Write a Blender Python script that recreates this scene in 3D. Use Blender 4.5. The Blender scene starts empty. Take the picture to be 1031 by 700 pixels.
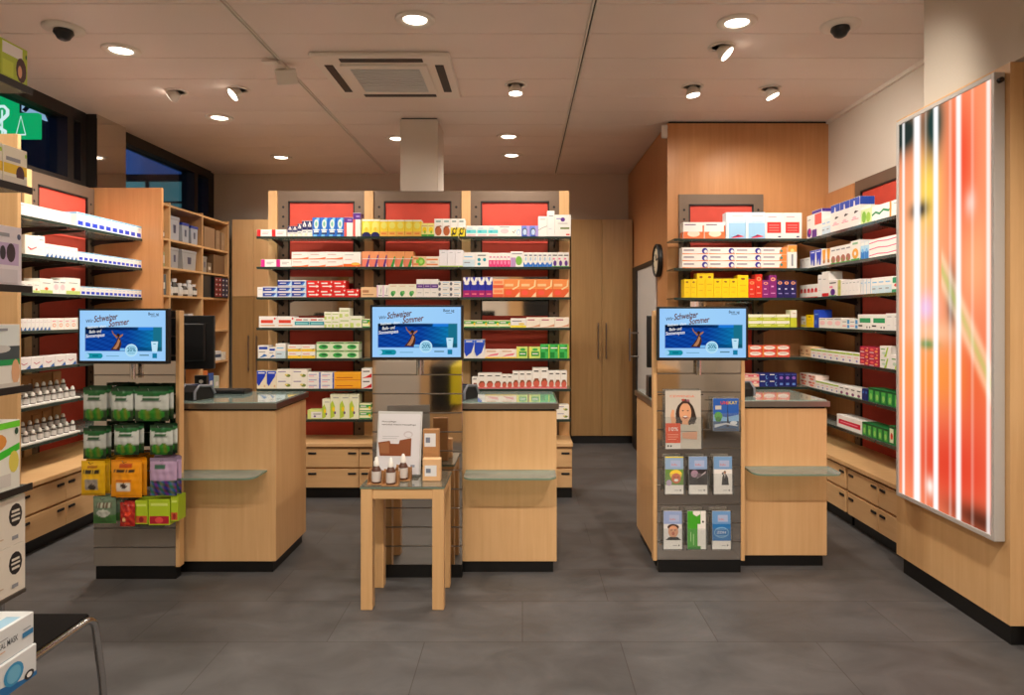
import bpy, math, random
from mathutils import Matrix, Vector
random.seed(7)
C = bpy.context.scene.collection
PI = math.pi
F = 690.0; VX = 526.0; VY = 318.0; CH = 1.5        # photo geometry: focal length and vanishing point in pixels, eye height

def lin(c):
    return tuple(((x/255)/12.92 if x/255 <= .04045 else (((x/255)+.055)/1.055)**2.4) for x in c[:3])

# ------------------------------------------------------------------ materials
MATS = {}
def newmat(name):
    m = bpy.data.materials.new(name); m.use_nodes = True
    MATS[name] = m
    return m, m.node_tree.nodes, m.node_tree.links, m.node_tree.nodes['Principled BSDF']
def plain(name, rgb, rough=.5, metal=0, spec=.5, noise=0.0, scale=20, coat=0):
    m, N, L, b = newmat(name)
    b.inputs['Base Color'].default_value = (*lin(rgb), 1)
    b.inputs['Roughness'].default_value = rough
    b.inputs['Metallic'].default_value = metal
    b.inputs['Specular IOR Level'].default_value = spec
    b.inputs['Coat Weight'].default_value = coat
    if noise:
        tc = N.new('ShaderNodeTexCoord'); n = N.new('ShaderNodeTexNoise'); n.inputs['Scale'].default_value = scale
        n.inputs['Detail'].default_value = 4
        r = N.new('ShaderNodeMapRange'); r.inputs['To Min'].default_value = 1-noise; r.inputs['To Max'].default_value = 1+noise
        mx = N.new('ShaderNodeMix'); mx.data_type = 'RGBA'; mx.blend_type = 'MULTIPLY'; mx.inputs['Factor'].default_value = 1
        mx.inputs['A'].default_value = (*lin(rgb), 1)
        L.new(tc.outputs['Object'], n.inputs['Vector']); L.new(n.outputs['Fac'], r.inputs['Value'])
        L.new(r.outputs['Result'], mx.inputs['B']); L.new(mx.outputs['Result'], b.inputs['Base Color'])
    return m
def wood(name, c1, c2, rough=.38, axis='z', s=1.0):
    m, N, L, b = newmat(name)
    tc = N.new('ShaderNodeTexCoord'); mp = N.new('ShaderNodeMapping')
    sc = {'z': (14, 14, .7), 'x': (.7, 14, 14), 'y': (14, .7, 14)}[axis]
    mp.inputs['Scale'].default_value = tuple(q*s for q in sc)
    n = N.new('ShaderNodeTexNoise'); n.inputs['Scale'].default_value = 2.2; n.inputs['Detail'].default_value = 7; n.inputs['Roughness'].default_value = .62
    n2 = N.new('ShaderNodeTexNoise'); n2.inputs['Scale'].default_value = 1.4; n2.inputs['Detail'].default_value = 3
    cr = N.new('ShaderNodeValToRGB'); cr.color_ramp.elements[0].position = .32; cr.color_ramp.elements[1].position = .7
    cr.color_ramp.elements[0].color = (*lin(c2), 1); cr.color_ramp.elements[1].color = (*lin(c1), 1)
    ad = N.new('ShaderNodeMath'); ad.operation = 'MULTIPLY_ADD'; ad.inputs[1].default_value = .35
    sub = N.new('ShaderNodeMath'); sub.operation = 'MULTIPLY'; sub.inputs[1].default_value = .66
    L.new(tc.outputs['Object'], mp.inputs['Vector']); L.new(mp.outputs['Vector'], n.inputs['Vector']); L.new(tc.outputs['Object'], n2.inputs['Vector'])
    L.new(n.outputs['Fac'], sub.inputs[0]); L.new(n2.outputs['Fac'], ad.inputs[0]); L.new(sub.outputs[0], ad.inputs[2])
    L.new(ad.outputs[0], cr.inputs['Fac']); L.new(cr.outputs['Color'], b.inputs['Base Color'])
    b.inputs['Roughness'].default_value = rough
    return m
wood('beech', (226,186,136), (209,164,112))
wood('beech_flat', (226,186,136), (211,167,116), axis='x')
wood('beech_warm', (205,148,98), (186,128,80))
wood('oak_dark', (178,142,92), (156,120,74))
wood('board', (188,142,88), (168,122,70))
plain('black', (14,13,13), .5)
plain('plinth', (12,12,13), .35)
plain('steel', (150,146,142), .3, 1)
plain('chrome', (205,205,207), .12, 1)
plain('mirror', (205,200,194), .05, 1)
plain('taupe', (118,100,86), .45, .35, noise=.05)
plain('red_panel', (206,74,58), .7, noise=.12, scale=9)
plain('white_metal', (232,224,214), .45)
plain('white_plastic', (235,232,226), .4)
plain('ceiling_panel', (234,220,212), .45, noise=.03, scale=3)
plain('wall_paint', (204,194,180), .8, noise=.03, scale=4)
plain('wall_white', (214,204,192), .8, noise=.02, scale=4)
plain('dark_frame', (30,24,21), .5)
plain('dark_plastic', (20,20,22), .35)
plain('grey_plastic', (120,122,130), .35)
plain('clock_face', (226,216,190), .5)
plain('card_kraft', (176,128,82), .8, noise=.06, scale=60)
plain('leather', (20,16,15), .85, 0, .15)
plain('facade', (34,38,44), .8)
plain('translucent_plastic', (206,208,208), .35)
# floor: large slate tiles
m, N, L, b = newmat('slate_tiles')
tc = N.new('ShaderNodeTexCoord')
br = N.new('ShaderNodeTexBrick'); br.offset = .5
br.inputs['Scale'].default_value = 1; br.inputs['Brick Width'].default_value = .9; br.inputs['Row Height'].default_value = .45
br.inputs['Mortar Size'].default_value = .0025; br.inputs['Mortar Smooth'].default_value = .3; br.inputs['Bias'].default_value = 0
br.inputs['Color1'].default_value = (*lin((88,87,88)), 1); br.inputs['Color2'].default_value = (*lin((81,80,81)), 1); br.inputs['Mortar'].default_value = (*lin((62,59,57)), 1)
mp = N.new('ShaderNodeMapping'); mp.inputs['Scale'].default_value = (2.2, 3.4, 1)
n1 = N.new('ShaderNodeTexNoise'); n1.inputs['Scale'].default_value = 1.3; n1.inputs['Detail'].default_value = 8; n1.inputs['Roughness'].default_value = .65; n1.inputs['Distortion'].default_value = .6
mr = N.new('ShaderNodeMapRange'); mr.inputs['From Min'].default_value = .3; mr.inputs['From Max'].default_value = .7; mr.inputs['To Min'].default_value = .66; mr.inputs['To Max'].default_value = 1.22
mx = N.new('ShaderNodeMix'); mx.data_type = 'RGBA'; mx.blend_type = 'MULTIPLY'; mx.inputs['Factor'].default_value = 1
L.new(tc.outputs['Object'], br.inputs['Vector']); L.new(tc.outputs['Object'], mp.inputs['Vector']); L.new(mp.outputs['Vector'], n1.inputs['Vector'])
L.new(n1.outputs['Fac'], mr.inputs['Value']); L.new(br.outputs['Color'], mx.inputs['A']); L.new(mr.outputs['Result'], mx.inputs['B'])
L.new(mx.outputs['Result'], b.inputs['Base Color'])
r2 = N.new('ShaderNodeMapRange'); r2.inputs['To Min'].default_value = .38; r2.inputs['To Max'].default_value = .62
L.new(n1.outputs['Fac'], r2.inputs['Value']); L.new(r2.outputs['Result'], b.inputs['Roughness'])
bp = N.new('ShaderNodeBump'); bp.inputs['Strength'].default_value = .12; bp.inputs['Distance'].default_value = .01
L.new(n1.outputs['Fac'], bp.inputs['Height']); L.new(bp.outputs['Normal'], b.inputs['Normal'])
# printed card / foil: colour comes from the print on each face
for nm, ro, ct in (('print', .42, 0), ('foil', .28, .3), ('print_matt', .7, 0)):
    m, N, L, b = newmat(nm); a = N.new('ShaderNodeAttribute'); a.attribute_name = 'Col'
    L.new(a.outputs['Color'], b.inputs['Base Color']); b.inputs['Roughness'].default_value = ro; b.inputs['Coat Weight'].default_value = ct
def emis(name, strength, rgb=None):
    m, N, L, b = newmat(name); N.remove(b); e = N.new('ShaderNodeEmission'); e.inputs['Strength'].default_value = strength
    L.new(e.outputs[0], N['Material Output'].inputs['Surface'])
    if rgb: e.inputs['Color'].default_value = (*lin(rgb), 1)
    else:
        a = N.new('ShaderNodeAttribute'); a.attribute_name = 'Col'; L.new(a.outputs['Color'], e.inputs['Color'])
emis('screen', 1.0); plain('silver', (196,194,192), .4, .25); plain('card_pale', (222,180,134), .8)
emis('lightbox', 1.1)
emis('lamp_glow', 9, (255,240,220))
emis('cross_green', 1.0, (10,190,110))
emis('cross_white', 1.2, (235,255,245))
emis('lit_teal', .8, (84,140,146))
emis('pale_glow', .9, (170,205,235))
def glass(name, tint, diff=0.0, dcol=(180,200,190), refl=.9, rough=.03):
    m, N, L, b = newmat(name); N.remove(b)
    t = N.new('ShaderNodeBsdfTransparent'); t.inputs['Color'].default_value = (*tint, 1)
    g = N.new('ShaderNodeBsdfGlossy'); g.inputs['Roughness'].default_value = rough
    fr = N.new('ShaderNodeLayerWeight'); fr.inputs['Blend'].default_value = .12
    mu = N.new('ShaderNodeMath'); mu.operation = 'MULTIPLY'; mu.inputs[1].default_value = refl
    mx = N.new('ShaderNodeMixShader'); L.new(fr.outputs['Fresnel'], mu.inputs[0]); L.new(mu.outputs[0], mx.inputs['Fac'])
    last = t
    if diff:
        d = N.new('ShaderNodeBsdfDiffuse'); d.inputs['Color'].default_value = (*lin(dcol), 1)
        m2 = N.new('ShaderNodeMixShader'); m2.inputs['Fac'].default_value = diff
        L.new(t.outputs[0], m2.inputs[1]); L.new(d.outputs[0], m2.inputs[2]); last = m2
    L.new(last.outputs[0], mx.inputs[1]); L.new(g.outputs[0], mx.inputs[2]); L.new(mx.outputs[0], N['Material Output'].inputs['Surface'])
glass('shelf_glass', (.84,.91,.88), .28, (205,212,206))
plain('table_glass', (104,104,92), .05, 0, .8, coat=.5)
plain('slat_metal', (186,178,168), .22, .75)
glass('window_glass', (.80,.84,.88), 0, refl=.5)
glass('acrylic', (.95,.96,.96), .05, (210,214,214), refl=.8)
glass('dark_glass', (.05,.05,.06), 0, refl=.5)
plain('glass_edge', (46,58,52), .15)
plain('green_edge', (120,146,128), .15)
m = plain('top_glass', (150,172,166), .06, 0, .8, coat=.6)

# ------------------------------------------------------------------ mesh builder
class MB:
    def __init__(s, M=None):
        s.v = []; s.f = []; s.mi = []; s.c = []; s.mats = []; s.sm = []; s.M = M or Matrix()
    def mat(s, n):
        if n not in s.mats: s.mats.append(n)
        return s.mats.index(n)
    def add(s, vs, fs, mat, col=(255,255,255), smooth=False, cols=None):
        b = len(s.v); s.v += [tuple(s.M @ Vector(p)) for p in vs]; k = s.mat(mat); lc = lin(col)
        for i, f in enumerate(fs):
            s.f.append([b+j for j in f]); s.mi.append(k); s.sm.append(smooth)
            s.c.append([cols[j] for j in f] if cols else [lc]*len(f))
    def box(s, x0, x1, y0, y1, z0, z1, mat, col=(255,255,255), bev=0, skip=''):
        if x1 < x0: x0, x1 = x1, x0
        if y1 < y0: y0, y1 = y1, y0
        if bev:
            return s.bbox(x0, x1, y0, y1, z0, z1, mat, col, bev)
        vs = [(x0,y0,z0),(x1,y0,z0),(x1,y1,z0),(x0,y1,z0),(x0,y0,z1),(x1,y0,z1),(x1,y1,z1),(x0,y1,z1)]
        fd = {'b':(0,3,2,1),'t':(4,5,6,7),'f':(0,1,5,4),'k':(2,3,7,6),'r':(1,2,6,5),'l':(3,0,4,7)}
        s.add(vs, [fd[q] for q in fd if q not in skip], mat, col)
    def bbox(s, x0, x1, y0, y1, z0, z1, mat, col, b):
        # box with chamfered vertical corners and chamfered top/bottom rims
        b = min(b, (x1-x0)*.45, (y1-y0)*.45, (z1-z0)*.45)
        def ring(i, z):
            a, c, d, e = x0+i, x1-i, y0+i, y1-i
            return [(a+b,d,z),(c-b,d,z),(c,d+b,z),(c,e-b,z),(c-b,e,z),(a+b,e,z),(a,e-b,z),(a,d+b,z)]
        vs = ring(b*.7, z0)+ring(0, z0+b)+ring(0, z1-b)+ring(b*.7, z1)
        fs = [tuple(range(7,-1,-1)), tuple(range(24,32))]
        for k in range(3):
            for i in range(8): fs.append((k*8+i, k*8+(i+1)%8, k*8+8+(i+1)%8, k*8+8+i))
        s.add(vs, fs, mat, col)
    def prism(s, pts, o, u, w, n, d, mat, col=(255,255,255), back=True):
        # polygon pts in plane (o,u,w), extruded by d along n
        o, u, w, n = map(Vector, (o,u,w,n)); k = len(pts)
        a = [o+u*p[0]+w*p[1]+n*d for p in pts]; fs = [tuple(range(k))]
        vs = list(a)
        if back:
            vs += [p-n*d for p in a]; fs.append(tuple(range(2*k-1, k-1, -1)))
            fs += [(i, k+i, k+(i+1)%k, (i+1)%k) for i in range(k)]
        s.add([tuple(p) for p in vs], fs, mat, col)
    def lathe(s, prof, o=(0,0,0), n=20, mat='black', col=(255,255,255), axis='z', smooth=True, M=None):
        vs = []; fs = []
        for r, z in prof:
            for i in range(n):
                a = 2*PI*i/n; p = (r*math.cos(a), r*math.sin(a), z)
                if axis == 'x': p = (p[2], p[0], p[1])
                if axis == 'y': p = (p[1], p[2], p[0])
                if M: p = tuple(M @ Vector(p))
                vs.append((o[0]+p[0], o[1]+p[1], o[2]+p[2]))
        for k in range(len(prof)-1):
            for i in range(n): fs.append((k*n+i, k*n+(i+1)%n, (k+1)*n+(i+1)%n, (k+1)*n+i))
        s.add(vs, fs, mat, col, smooth)
        s.add(vs[:n], [tuple(range(n-1,-1,-1))], mat, col); s.add(vs[-n:], [tuple(range(n))], mat, col)
    def tube(s, path, r, mat, n=10, col=(255,255,255)):
        path = [Vector(p) for p in path]; vs = []; fs = []; up = None
        for i, p in enumerate(path):
            t = (path[min(i+1,len(path)-1)]-path[max(i-1,0)]).normalized()
            if up is None:
                up = Vector((0,0,1)) if abs(t.z) < .9 else Vector((0,1,0))
            a = (up - t*up.dot(t)).normalized(); up = a; b = t.cross(a)
            for k in range(n):
                q = 2*PI*k/n; vs.append(tuple(p+a*r*math.cos(q)+b*r*math.sin(q)))
        for i in range(len(path)-1):
            for k in range(n): fs.append((i*n+k, (i+1)*n+k, (i+1)*n+(k+1)%n, i*n+(k+1)%n))
        s.add(vs, fs, mat, col, True)
        s.add(vs[:n], [tuple(range(n))], mat, col); s.add(vs[-n:], [tuple(range(n-1,-1,-1))], mat, col)
    def grid(s, fn, nx, ny, o, u, w, mat, disp=None):
        o, u, w = map(Vector, (o,u,w)); vs = []; cols = []; nrm = u.cross(w).normalized()
        for j in range(ny+1):
            for i in range(nx+1):
                a, b = i/nx, j/ny; p = o+u*a+w*b
                if disp: p = p+nrm*disp(a, b)
                vs.append(tuple(p)); cols.append(lin(fn(a, b)))
        fs = [(j*(nx+1)+i, j*(nx+1)+i+1, (j+1)*(nx+1)+i+1, (j+1)*(nx+1)+i) for j in range(ny) for i in range(nx)]
        s.add(vs, fs, mat, smooth=True, cols=cols)
    def text(s, t, size, o, u, w, mat, col, off=.0006, shear=0, align='LEFT', bold=0, width=None):
        vs, fs = glyphs(t, align, bold); o, u, w = map(Vector, (o,u,w)); n = u.cross(w).normalized()
        k = size; kx = size
        if width:
            xs = [p[0] for p in vs]; kx = width/(max(xs)-min(xs))
        s.add([tuple(o+u*((p[0])*kx+p[1]*k*shear)+w*(p[1]*k)+n*off) for p in vs], fs, mat, col)
    def mesh(s, name):
        me = bpy.data.meshes.new(name); me.from_pydata(s.v, [], s.f)
        for n in s.mats: me.materials.append(MATS[n])
        me.polygons.foreach_set('material_index', s.mi); me.polygons.foreach_set('use_smooth', s.sm)
        at = me.color_attributes.new('Col', 'FLOAT_COLOR', 'CORNER')
        flat = []
        for cc in s.c:
            for c in cc: flat += [c[0], c[1], c[2], 1.0]
        at.data.foreach_set('color', flat); me.update()
        return me
    def build(s, name, parent=None, label=None):
        o = bpy.data.objects.new(name, s.mesh(name)); C.objects.link(o)
        if parent: o.parent = parent
        if label: o['label'] = label
        return o
_gl = {}
def glyphs(t, align='LEFT', bold=0):
    k = (t, align, bold)
    if k not in _gl:
        cu = bpy.data.curves.new('t', 'FONT'); cu.body = t; cu.align_x = align; cu.offset = bold; cu.resolution_u = 3
        o = bpy.data.objects.new('t', cu); C.objects.link(o)
        dg = bpy.context.evaluated_depsgraph_get(); me = bpy.data.meshes.new_from_object(o.evaluated_get(dg))
        _gl[k] = ([tuple(v.co) for v in me.vertices], [tuple(p.vertices) for p in me.polygons])
        bpy.data.objects.remove(o); bpy.data.meshes.remove(me); bpy.data.curves.remove(cu)
    return _gl[k]
def tag(o, label=None, cat=None, group=None, kind=None, loc=None, rz=None):
    if label: o['label'] = label
    if cat: o['category'] = cat
    if group: o['group'] = group
    if kind: o['kind'] = kind
    if loc: o.location = loc
    if rz is not None: o.rotation_euler = (0, 0, rz)
    return o
def thing(name, label, cat, loc=(0,0,0), rz=0, group=None, kind=None):
    o = bpy.data.objects.new(name, None); C.objects.link(o); o.empty_display_size = .1
    return tag(o, label, cat, group, kind, loc, rz)
def struct(name, mb, loc=None):
    o = mb.build(name); o['kind'] = 'structure'
    if loc: o.location = loc
    return o
def copy_tree(o, parent=None):
    c = o.copy(); C.objects.link(c); c.parent = parent
    for ch in o.children: copy_tree(ch, c)
    return c
def WX(px, D): return (px-VX)/F*D
def WZ(py, D): return CH-(py-VY)/F*D
ORD = ['first','second','third','fourth','fifth','sixth','seventh','eighth','ninth','tenth','eleventh','twelfth','thirteenth','fourteenth','fifteenth','sixteenth']
NUM = ['zero','one','two','three','four','five','six','seven','eight','nine','ten','eleven','twelve','thirteen','fourteen','fifteen','sixteen']

# ------------------------------------------------------------------ room shell
CE = 3.25; YB = 8.44; XL = -3.80; XR = 2.75; YF = -1.7
def S(name, *boxes):
    mb = MB()
    for b in boxes: mb.box(*b)
    return struct(name, mb)
S('floor', (XL-.2, XR+.4, YF-.2, YB+.2, -.1, 0, 'slate_tiles'))
mb = MB()
mb.box(XL-.2, XR+.4, YF-.2, YB+.2, CE+.06, CE+.16, 'black')
xs = [XL, -1.69, -1.65, .387, .427, 2.46, XR+.2]
for (xa, xb) in ((XL-.19,-1.683),(-1.649,.390),(.424,XR+.39)):
    y = 3.845-.405*14
    while y < YB:
        ya, yb = max(y+.0025, YF), min(y+.4025, YB+.15)
        if yb > ya: mb.bbox(xa, xb, ya, yb, CE, CE+.03, 'ceiling_panel', (255,255,255), .003)
        y += .405
struct('ceiling', mb)
for k, x in enumerate((-1.666, .407)):
    mb = MB(); mb.box(x-.016, x-.006, YF, YB, CE-.008, CE+.03, 'white_metal'); mb.box(x+.006, x+.016, YF, YB, CE-.008, CE+.03, 'white_metal'); mb.box(x-.006, x+.006, YF, YB, CE+.012, CE+.03, 'black')
    struct('trim_%d' % (k+1), mb)
mb = MB(); mb.box(XR-.025, XR, 4.0, 6.15, CE-.03, CE, 'white_metal'); struct('trim_3', mb)
S('wall_back', (XL-.2, XR+.4, YB, YB+.2, 0, CE+.06, 'wall_paint'))
S('wall_right', (XR, XR+.2, YF, YB, 0, CE+.06, 'wall_white'))
# left wall with a high window band
S('wall_left', (XL-.2, XL, YF, YB, 0, 2.60, 'wall_paint'), (XL-.2, XL, YF, 3.0, 2.6, CE+.06, 'wall_paint'), (XL-.2, XL, 5.92, 6.42, 2.6, CE+.06, 'wall_paint'), (XL-.2, XL, 8.30, YB, 2.6, CE+.06, 'dark_frame'))
def window(n, y0, y1, mull):
    w = thing('window_%d' % n, None, None, (XL, y0, 2.6), kind='structure')
    W = y1-y0; mb = MB()
    mb.box(-.12, .03, 0, W, .55, .65, 'dark_frame'); mb.box(-.12, .03, 0, W, 0, .05, 'dark_frame'); mb.box(-.12, .03, 0, .06, .05, .55, 'dark_frame'); mb.box(-.12, .03, W-.07, W, .05, .55, 'dark_frame')
    for q in mull: mb.box(-.12, .03, q-.04, q+.04, .05, .55, 'dark_frame')
    mb.build('window_frame', w)
    mb = MB(); mb.box(-.06, -.05, .06, W-.07, .05, .55, 'window_glass'); mb.build('window_pane', w)
window(1, 3.0, 5.92, (1.45, 2.72)); window(2, 6.42, 8.30, (1.5,))
# mirror-clad pier between the windows
mb = MB(); mb.box(XL, -3.685, 5.93, 6.36, 2.6, CE-.005, 'dark_frame'); mb.box(-3.685, -3.68, 5.93, 6.36, 2.6, CE-.005, 'mirror'); struct('trim_4', mb)
# front wall behind the camera (seen in the mirrors): white boards, wood, glass doors
mb = MB(); mb.box(XL-.2, XR+.4, YF-.2, YF, 0, CE+.06, 'wall_paint')
mb.box(-3.7, -1.9, YF, YF+.02, .1, 2.6, 'oak_dark'); mb.box(-1.85, -.3, YF, YF+.02, .1, 2.6, 'wall_white'); mb.box(-.28, .0, YF, YF+.02, .1, 2.6, 'beech'); mb.box(.0, .75, YF, YF+.015, .1, 2.3, 'black')
mb.box(.8, 2.4, YF, YF+.02, .1, 2.6, 'beech'); mb.box(1.0, 1.5, YF+.02, YF+.03, .9, 2.2, 'wall_white')
mb.box(-3.6, -1.75, YF, -.3, 0, .80, 'beech'); mb.box(-1.75, -1.22, YF, -.28, 0, .98, 'wall_white'); mb.box(-1.22, -1.10, YF, -.3, 0, .98, 'beech'); mb.box(-1.10, -.85, YF, -.3, .35, .9, 'black'); mb.box(-.85, -.72, YF, -.29, .45, .9, 'print', (236,216,40)); mb.box(-1.10, -.72, YF, -.31, 0, .36, 'beech')
mb.box(1.35, 1.9, YF, -.3, 0, .85, 'beech'); mb.box(1.9, 2.2, YF, -.28, .3, 1.0, 'wall_white'); mb.box(1.9, 2.2, YF, -.3, 0, .3, 'oak_dark')
struct('wall_front', mb)
# enclosure at the back right, timber clad
mb = MB(); mb.box(1.303, XR, 6.16, YB, 0, CE-.02, 'beech_warm'); mb.box(1.32, XR, 6.18, YB, CE-.02, CE, 'black'); struct('wall_enclosure', mb)
# timber block carrying the light box
mb = MB(); mb.box(2.2, XR, 3.09, 4.03, .10, 2.645, 'beech'); mb.box(2.225, XR, 3.12, 4.0, 0, .10, 'plinth'); struct('wall_timber_block', mb)
mb = MB(); mb.box(2.212, XR, 1.2, 3.775, 2.645, CE, 'wall_paint'); mb.box(2.3, XR, 1.2, 3.05, 0, 2.645, 'wall_white'); struct('wall_bulkhead', mb)
# white column in front of the back area
S('wall_column', (-1.08, -.748, 6.06, 6.5, 0, CE-.012, 'wall_white'), (-1.07, -.758, 6.07, 6.49, CE-.012, CE, 'black'))
# glass door on the enclosure side
d = thing('door_1', None, None, (1.303, 6.58, 0), kind='structure')
mb = MB(); mb.box(-.03, .0, 0, 1.36, 2.0, 2.05, 'dark_frame'); mb.box(-.03, 0, 1.28, 1.36, 0, 2.0, 'dark_frame'); mb.box(-.04, 0, 1.06, 1.28, 0, 2.0, 'dark_frame'); mb.build('door_frame', d)
mb = MB(); mb.box(-.02, -.005, .04, 1.06, .0, 2.0, 'grey_plastic'); mb.mats = ['translucent_plastic']; mb.build('door_panel', d)
mb = MB(); mb.tube([(-.12, .98, 1.0), (-.12, .98, 1.36)], .012, 'steel'); mb.tube([(-.02, .98, 1.05), (-.12, .98, 1.05)], .008, 'steel'); mb.tube([(-.02, .98, 1.31), (-.12, .98, 1.31)], .008, 'steel'); mb.build('door_handle', d)

# ------------------------------------------------------------------ street outside
mb = MB(); mb.box(-15, -12, 4, 19.3, 0, 14, 'facade')
mb.box(-12, -11.95, 16.42, 17.28, 6.40, 6.88, 'pale_glow')  # glowing patch standing in for sky behind a steel truss
mb.tube([(-11.93, 16.42, 6.42), (-11.93, 16.85, 6.9)], .05, 'facade', 6); mb.tube([(-11.93, 16.42, 6.78), (-11.93, 16.6, 6.55)], .03, 'facade', 6); mb.tube([(-11.93, 16.95, 6.9), (-11.93, 17.3, 6.42)], .06, 'facade', 6)
for k in range(6): mb.box(-12, -11.96, 6+k*2.1, 7.3+k*2.1, 3.0, 5.0, 'dark_glass')
tag(mb.build('office_building'), 'dark building across the street seen through the high left window', 'building')
mb = MB(); mb.box(-19, -8.5, 22, 24, 0, 5.8, 'lit_teal'); mb.box(-19.2, -8.2, 21.8, 24, 5.8, 6.0, 'facade'); 
for k in range(8): mb.box(-18.8+k*1.35, -18.72+k*1.35, 21.9, 22, 0, 5.8, 'facade')
mb.box(-19, -8.5, 21.92, 22, 5.1, 5.16, 'facade')
mb.prism([(0,0),(2.4,-.9),(2.4,-.7),(0,.25)], (-13.2,21.85,5.35), (1,0,0), (0,0,1), (0,-1,0), .1, 'pale_glow')
tag(mb.build('glazed_building'), 'teal lit glazed building with a flat dark roof beyond the rear window', 'building')
mb = MB(); mb.box(-40, -4.2, -5, 60, -.2, -.1, 'facade'); tag(mb.build('ground_street'), kind='structure')
# illuminated green cross
cr = thing('pharmacy_cross', 'glowing green pharmacy cross with white snake emblem outside left window', 'sign', (WX(7,5.9), 5.9, WZ(128,5.9)))
a, l = .107, .30
mb = MB(); P = [(-a,a),(-l,a),(-l,-a),(-a,-a),(-a,-l),(a,-l),(a,-a),(l,-a),(l,a),(a,a),(a,l),(-a,l)]
mb.prism(P[::-1], (0,0,0), (1,0,0), (0,0,1), (0,-1,0), .05, 'cross_green'); mb.build('cross_body', cr)
mb = MB(); pts = []
for k in range(40):
    t = k/39; ang = t*2.6*PI; pts.append((.05*math.cos(ang)*(1-.3*t)+.005, -.06, .15-.30*t))
mb.tube([(-.045,-.06,.10),(-.045,-.06,.13),(-.02,-.06,.16),(.02,-.06,.16),(.05,-.06,.13),(.05,-.06,.09),(.02,-.06,.06),(-.02,-.06,.03),(-.03,-.06,0),(-.01,-.06,-.03),(.03,-.06,-.05),(.03,-.06,-.08),(0,-.06,-.10)], .013, 'cross_white', 8)
mb.tube([(0,-.055,.13),(0,-.055,-.18)], .006, 'cross_white', 6); mb.build('snake_emblem', cr)
mb = MB(); mb.tube([(.12,-.055,-.08),(.16,-.055,.08),(.20,-.055,-.08)], .003, 'cross_white', 6); mb.tube([(.12,-.055,-.08),(.20,-.055,-.08)], .006, 'cross_white', 6); mb.build('scale_emblem', cr)

# ------------------------------------------------------------------ shelving
SZ = [2.157, 1.905, 1.653, 1.400, 1.145, .893, .641]
SHN = ['top','second','third','fourth','fifth','sixth','lowest']
def shelf_mb(x0, x1, y0, y1, z):
    mb = MB(); t = .010
    mb.box(x0, x1, y0, y1, z-t, z, 'shelf_glass', skip='fkrl'); mb.box(x0, x1, y0, y1, z-t, z, 'glass_edge', skip='tb')
    mb.box(x0+.004, x1-.004, y0-.003, y0, z-.020, z+.001, 'glass_edge')
    return mb
def bay(name_lab, loc, rz, W, dep, fx0, fx1, shelves=range(7), mirror=None, postL=True, postR=False, sx0=0, sx1=None, back='red', zb=.46, group=None):
    t = thing('display_shelving', name_lab, 'shelving', loc, rz, group)
    H = 2.587
    if sx1 is None: sx1 = W
    if postL: mb = MB(); mb.bbox(0, .078, -.03, .04, zb, H, 'beech', (255,)*3, .002); mb.build('post', t)
    if postR: mb = MB(); mb.bbox(W-.002, W+.085, -.03, .04, zb, H, 'beech', (255,)*3, .002); mb.build('post', t)
    if fx1 > fx0:
        st = .088; mb = MB()
        mb.box(fx0, fx0+st, -.012, .02, zb, H, 'taupe'); mb.box(fx1-st, fx1, -.012, .02, zb, H, 'taupe'); mb.box(fx0+st, fx1-st, -.012, .02, H-.088, H, 'taupe')
        for (u0,u1,w0,w1) in ((fx0+st,fx0+st+.012,zb,H-.088),(fx1-st-.012,fx1-st,zb,H-.088),(fx0+st,fx1-st,H-.1,H-.088)): mb.box(u0, u1, -.014, .02, w0, w1, 'black')
        z = H-.14
        while z > zb+.04:
            for cx in (fx0+st*.52, fx1-st*.52):
                mb.prism([(.011*math.cos(a*PI/4), .011*math.sin(a*PI/4)) for a in range(8)], (cx,-.012,z), (1,0,0), (0,0,1), (0,-1,0), .0008, 'black', back=False)
            z -= .084
        mb.build('panel_frame', t)
        mb = MB(); x0, x1 = fx0+st+.012, fx1-st-.012
        mb.box(x0, x1, 0, .015, zb, H-.1, 'red_panel'); mb.build('back_panel', t, 'red textured back panel')
        if mirror: mb = MB(); mb.box(x0, x1, -.006, 0, mirror[0], mirror[1], 'mirror'); mb.build('mirror_strip', t, 'mirror strip')
    else:
        mb = MB(); mb.box(0, W, .0, .02, zb, H, 'beech_warm'); mb.build('back_panel', t, 'wooden back panel')
    for k in shelves:
        z = SZ[k]
        shelf_mb(sx0+.004, sx1-.004, -dep, -.02, z).build('glass_shelf', t)
        bxs = (fx0+.044, fx1-.044) if fx1 > fx0 else (.05,)
        for bx in bxs:
            mb = MB(); mb.prism([(-.02,-.012),(-.02,-.07),(-.10,-.05),(-dep+.05,-.026),(-dep+.05,-.012)], (bx-.004,0,z), (0,1,0), (0,0,1), (1,0,0), .008, 'dark_frame')
            mb.lathe([(.009,0),(.009,.012)], (bx,-dep+.045,z-.022), 8, 'chrome'); mb.build('bracket', t)
    return t
DC = 5.68; YC = 5.985
px = [-2.209, -1.374, -.530, .322]
for i, nm in enumerate(('left','middle','right')):
    W = px[i+1]-px[i]
    bay('%s bay of the centre wall shelving with glass shelves and red back' % nm, (px[i], YC, 0), 0, W, YC-DC, .079, W-.001, mirror=(1.5,1.84) if i != 1 else None, postR=(i == 2), sx1=W+(.085 if i == 2 else 0))
# left wall run, faces +X
for i, nm in enumerate(('nearer','farther')):
    bay('%s bay of the left wall shelving with glass shelves and red back' % nm, (-3.685, 4.18+i*.85, 0), PI/2, .85, .425, .079 if i else .03, .849, postL=bool(i), shelves=range(7))
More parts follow.
